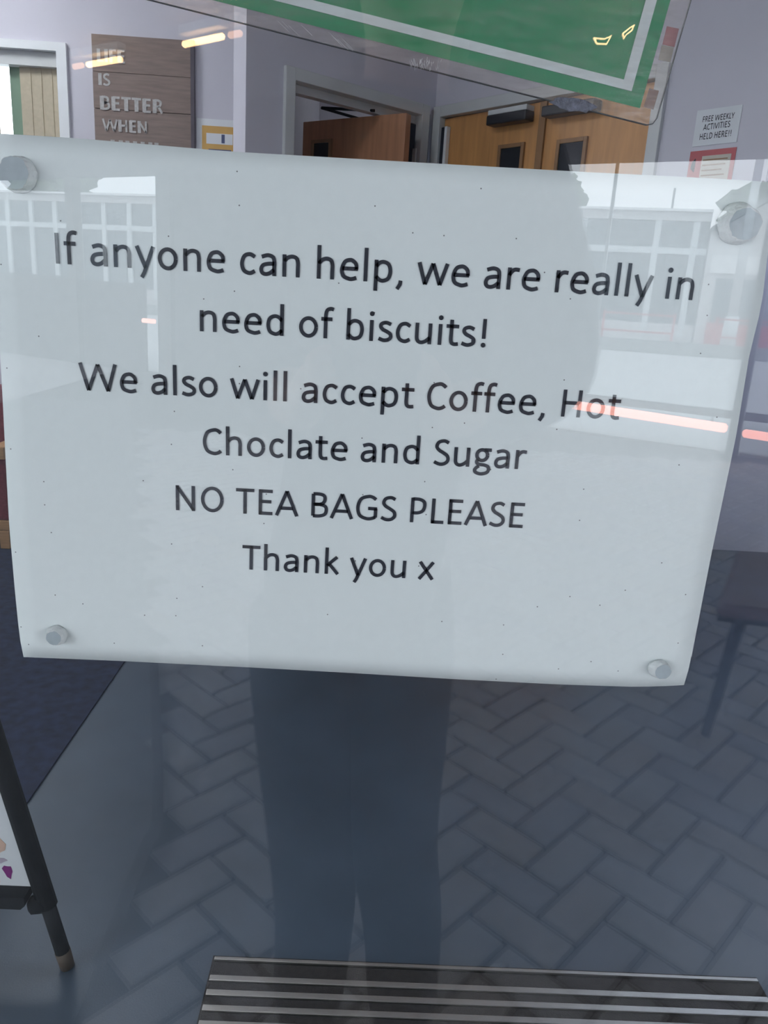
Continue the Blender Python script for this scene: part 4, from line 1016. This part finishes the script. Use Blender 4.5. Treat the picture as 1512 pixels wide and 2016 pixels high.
for sgn in (-1, 1):
    kx = .105 if sgn > 0 else -.085
    hip = jv(P(-.03+sgn*.072, 0, .76), .088, t_p); kn_ = jv(P(-.02+kx*.62, .02, .47), .072, hip); cf = jv(P(kx*.72, 0, .30), .068, kn_); ak = jv(P(kx*.85, -.02, .075), .06, cf)
skin_mesh('trousers', J, Ed, Rd, M['jeans'], per, 2, t_p)
for sgn in (-1, 1):
    kx = .105 if sgn > 0 else -.085; cx_ = PX+kx*.88
    bm = bmesh.new(); prism(bm, [(cx_-.045, PYc-.08, .0), (cx_+.045, PYc-.08, .0), (cx_+.05, PYc+.10, .0), (cx_+.03, PYc+.18, .0), (cx_-.03, PYc+.18, .0), (cx_-.05, PYc+.10, .0)], (0, 0, .025))
    sh_ = link_mesh('shoe', bm, M['black'], per)
    bm = bmesh.new(); blob(bm, (cx_, PYc+.05, .045), (.045, .125, .038), 3, .05); link_mesh('upper', bm, M['black'], sh_, True)
# face and hair
hc = Vector(P(0, .02, 1.56))
bm = bmesh.new(); vs = bmesh.ops.create_uvsphere(bm, u_segments=32, v_segments=24, radius=1)['verts']
for v in vs:
    x, y, z = v.co; w1 = 1+.05*noise.noise(v.co*5)
    v.co = hc + Vector((x*.094*w1, y*.108*w1-.016, z*.118*w1+.012))
bmesh.ops.delete(bm, geom=[v for v in bm.verts if v.co.y > hc.y+.045 and v.co.z < hc.z+.055], context='VERTS')
link_mesh('hair', bm, M['hair'], per, True)
bm = bmesh.new(); blob(bm, hc+Vector((0, -.05, -.09)), (.075, .05, .10), 3, .12, 3); link_mesh('hair_back', bm, M['hair'], per, True)
for sx in (-1, 1):
    bm = bmesh.new(); blob(bm, hc+Vector((sx*.031, .062, .0)), (.013, .012, .008), 3, 0); eo = link_mesh('eye', bm, M['eye'], per, True)
    bm = bmesh.new(); blob(bm, hc+Vector((sx*.031, .072, -.001)), (.005, .004, .005), 2, 0); link_mesh('iris', bm, M['hair'], eo, True)
    bm = bmesh.new(); blob(bm, hc+Vector((sx*.078, .0, -.005)), (.010, .018, .030), 3, .1); link_mesh('ear', bm, M['skin'], per, True)
    bm = bmesh.new(); blob(bm, hc+Vector((sx*.031, .074, .020)), (.018, .005, .003), 2, .1); link_mesh('eyebrow', bm, M['hair'], per, True)
bm = bmesh.new(); tube(bm, [hc+Vector((0, .068, .006)), hc+Vector((0, .078, -.015)), hc+Vector((0, .090, -.032)), hc+Vector((0, .074, -.042))], [.006, .009, .013, .008], 12); link_mesh('nose', bm, M['skin'], per, True)
bm = bmesh.new(); blob(bm, hc+Vector((0, .076, -.064)), (.024, .008, .007), 3, .05); link_mesh('mouth', bm, M['lip'], per, True)
# phone just behind the lens position
fwd = R @ Vector((0, 0, 1)); dn = R @ Vector((0, 1, 0)); rt = R @ Vector((1, 0, 0))
pc_ = CAM - fwd*.014 + dn*.052 - rt*.0
phn = empty('mobile_phone', pc_, 'black mobile phone held upright by the photographer', 'phone')
def pbox(name, x0, x1, y0, y1, z0, z1, m, bev=0):
    bm = bmesh.new(); vs = [bm.verts.new(pc_ + rt*a_ + dn*b_ + fwd*c_) for a_ in (x0, x1) for b_ in (y0, y1) for c_ in (z0, z1)]
    fs = [bm.faces.new([vs[i] for i in f]) for f in ((0, 1, 3, 2), (4, 6, 7, 5), (0, 4, 5, 1), (2, 3, 7, 6), (0, 2, 6, 4), (1, 5, 7, 3))]
    bmesh.ops.recalc_face_normals(bm, faces=fs)
    if bev: bmesh.ops.bevel(bm, geom=list(bm.edges), offset=bev, segments=3, affect='EDGES')
    return link_mesh(name, bm, m, phn)
pbox('phone_body', -.037, .037, -.075, .078, -.0045, .004, M['phone'], .0035)
pbox('lens_bump', -.012, .012, -.066, -.040, .004, .0055, M['lens'], .0005)
pbox('screen', -.034, .034, -.070, .073, -.0051, -.0047, M['darkglass'])
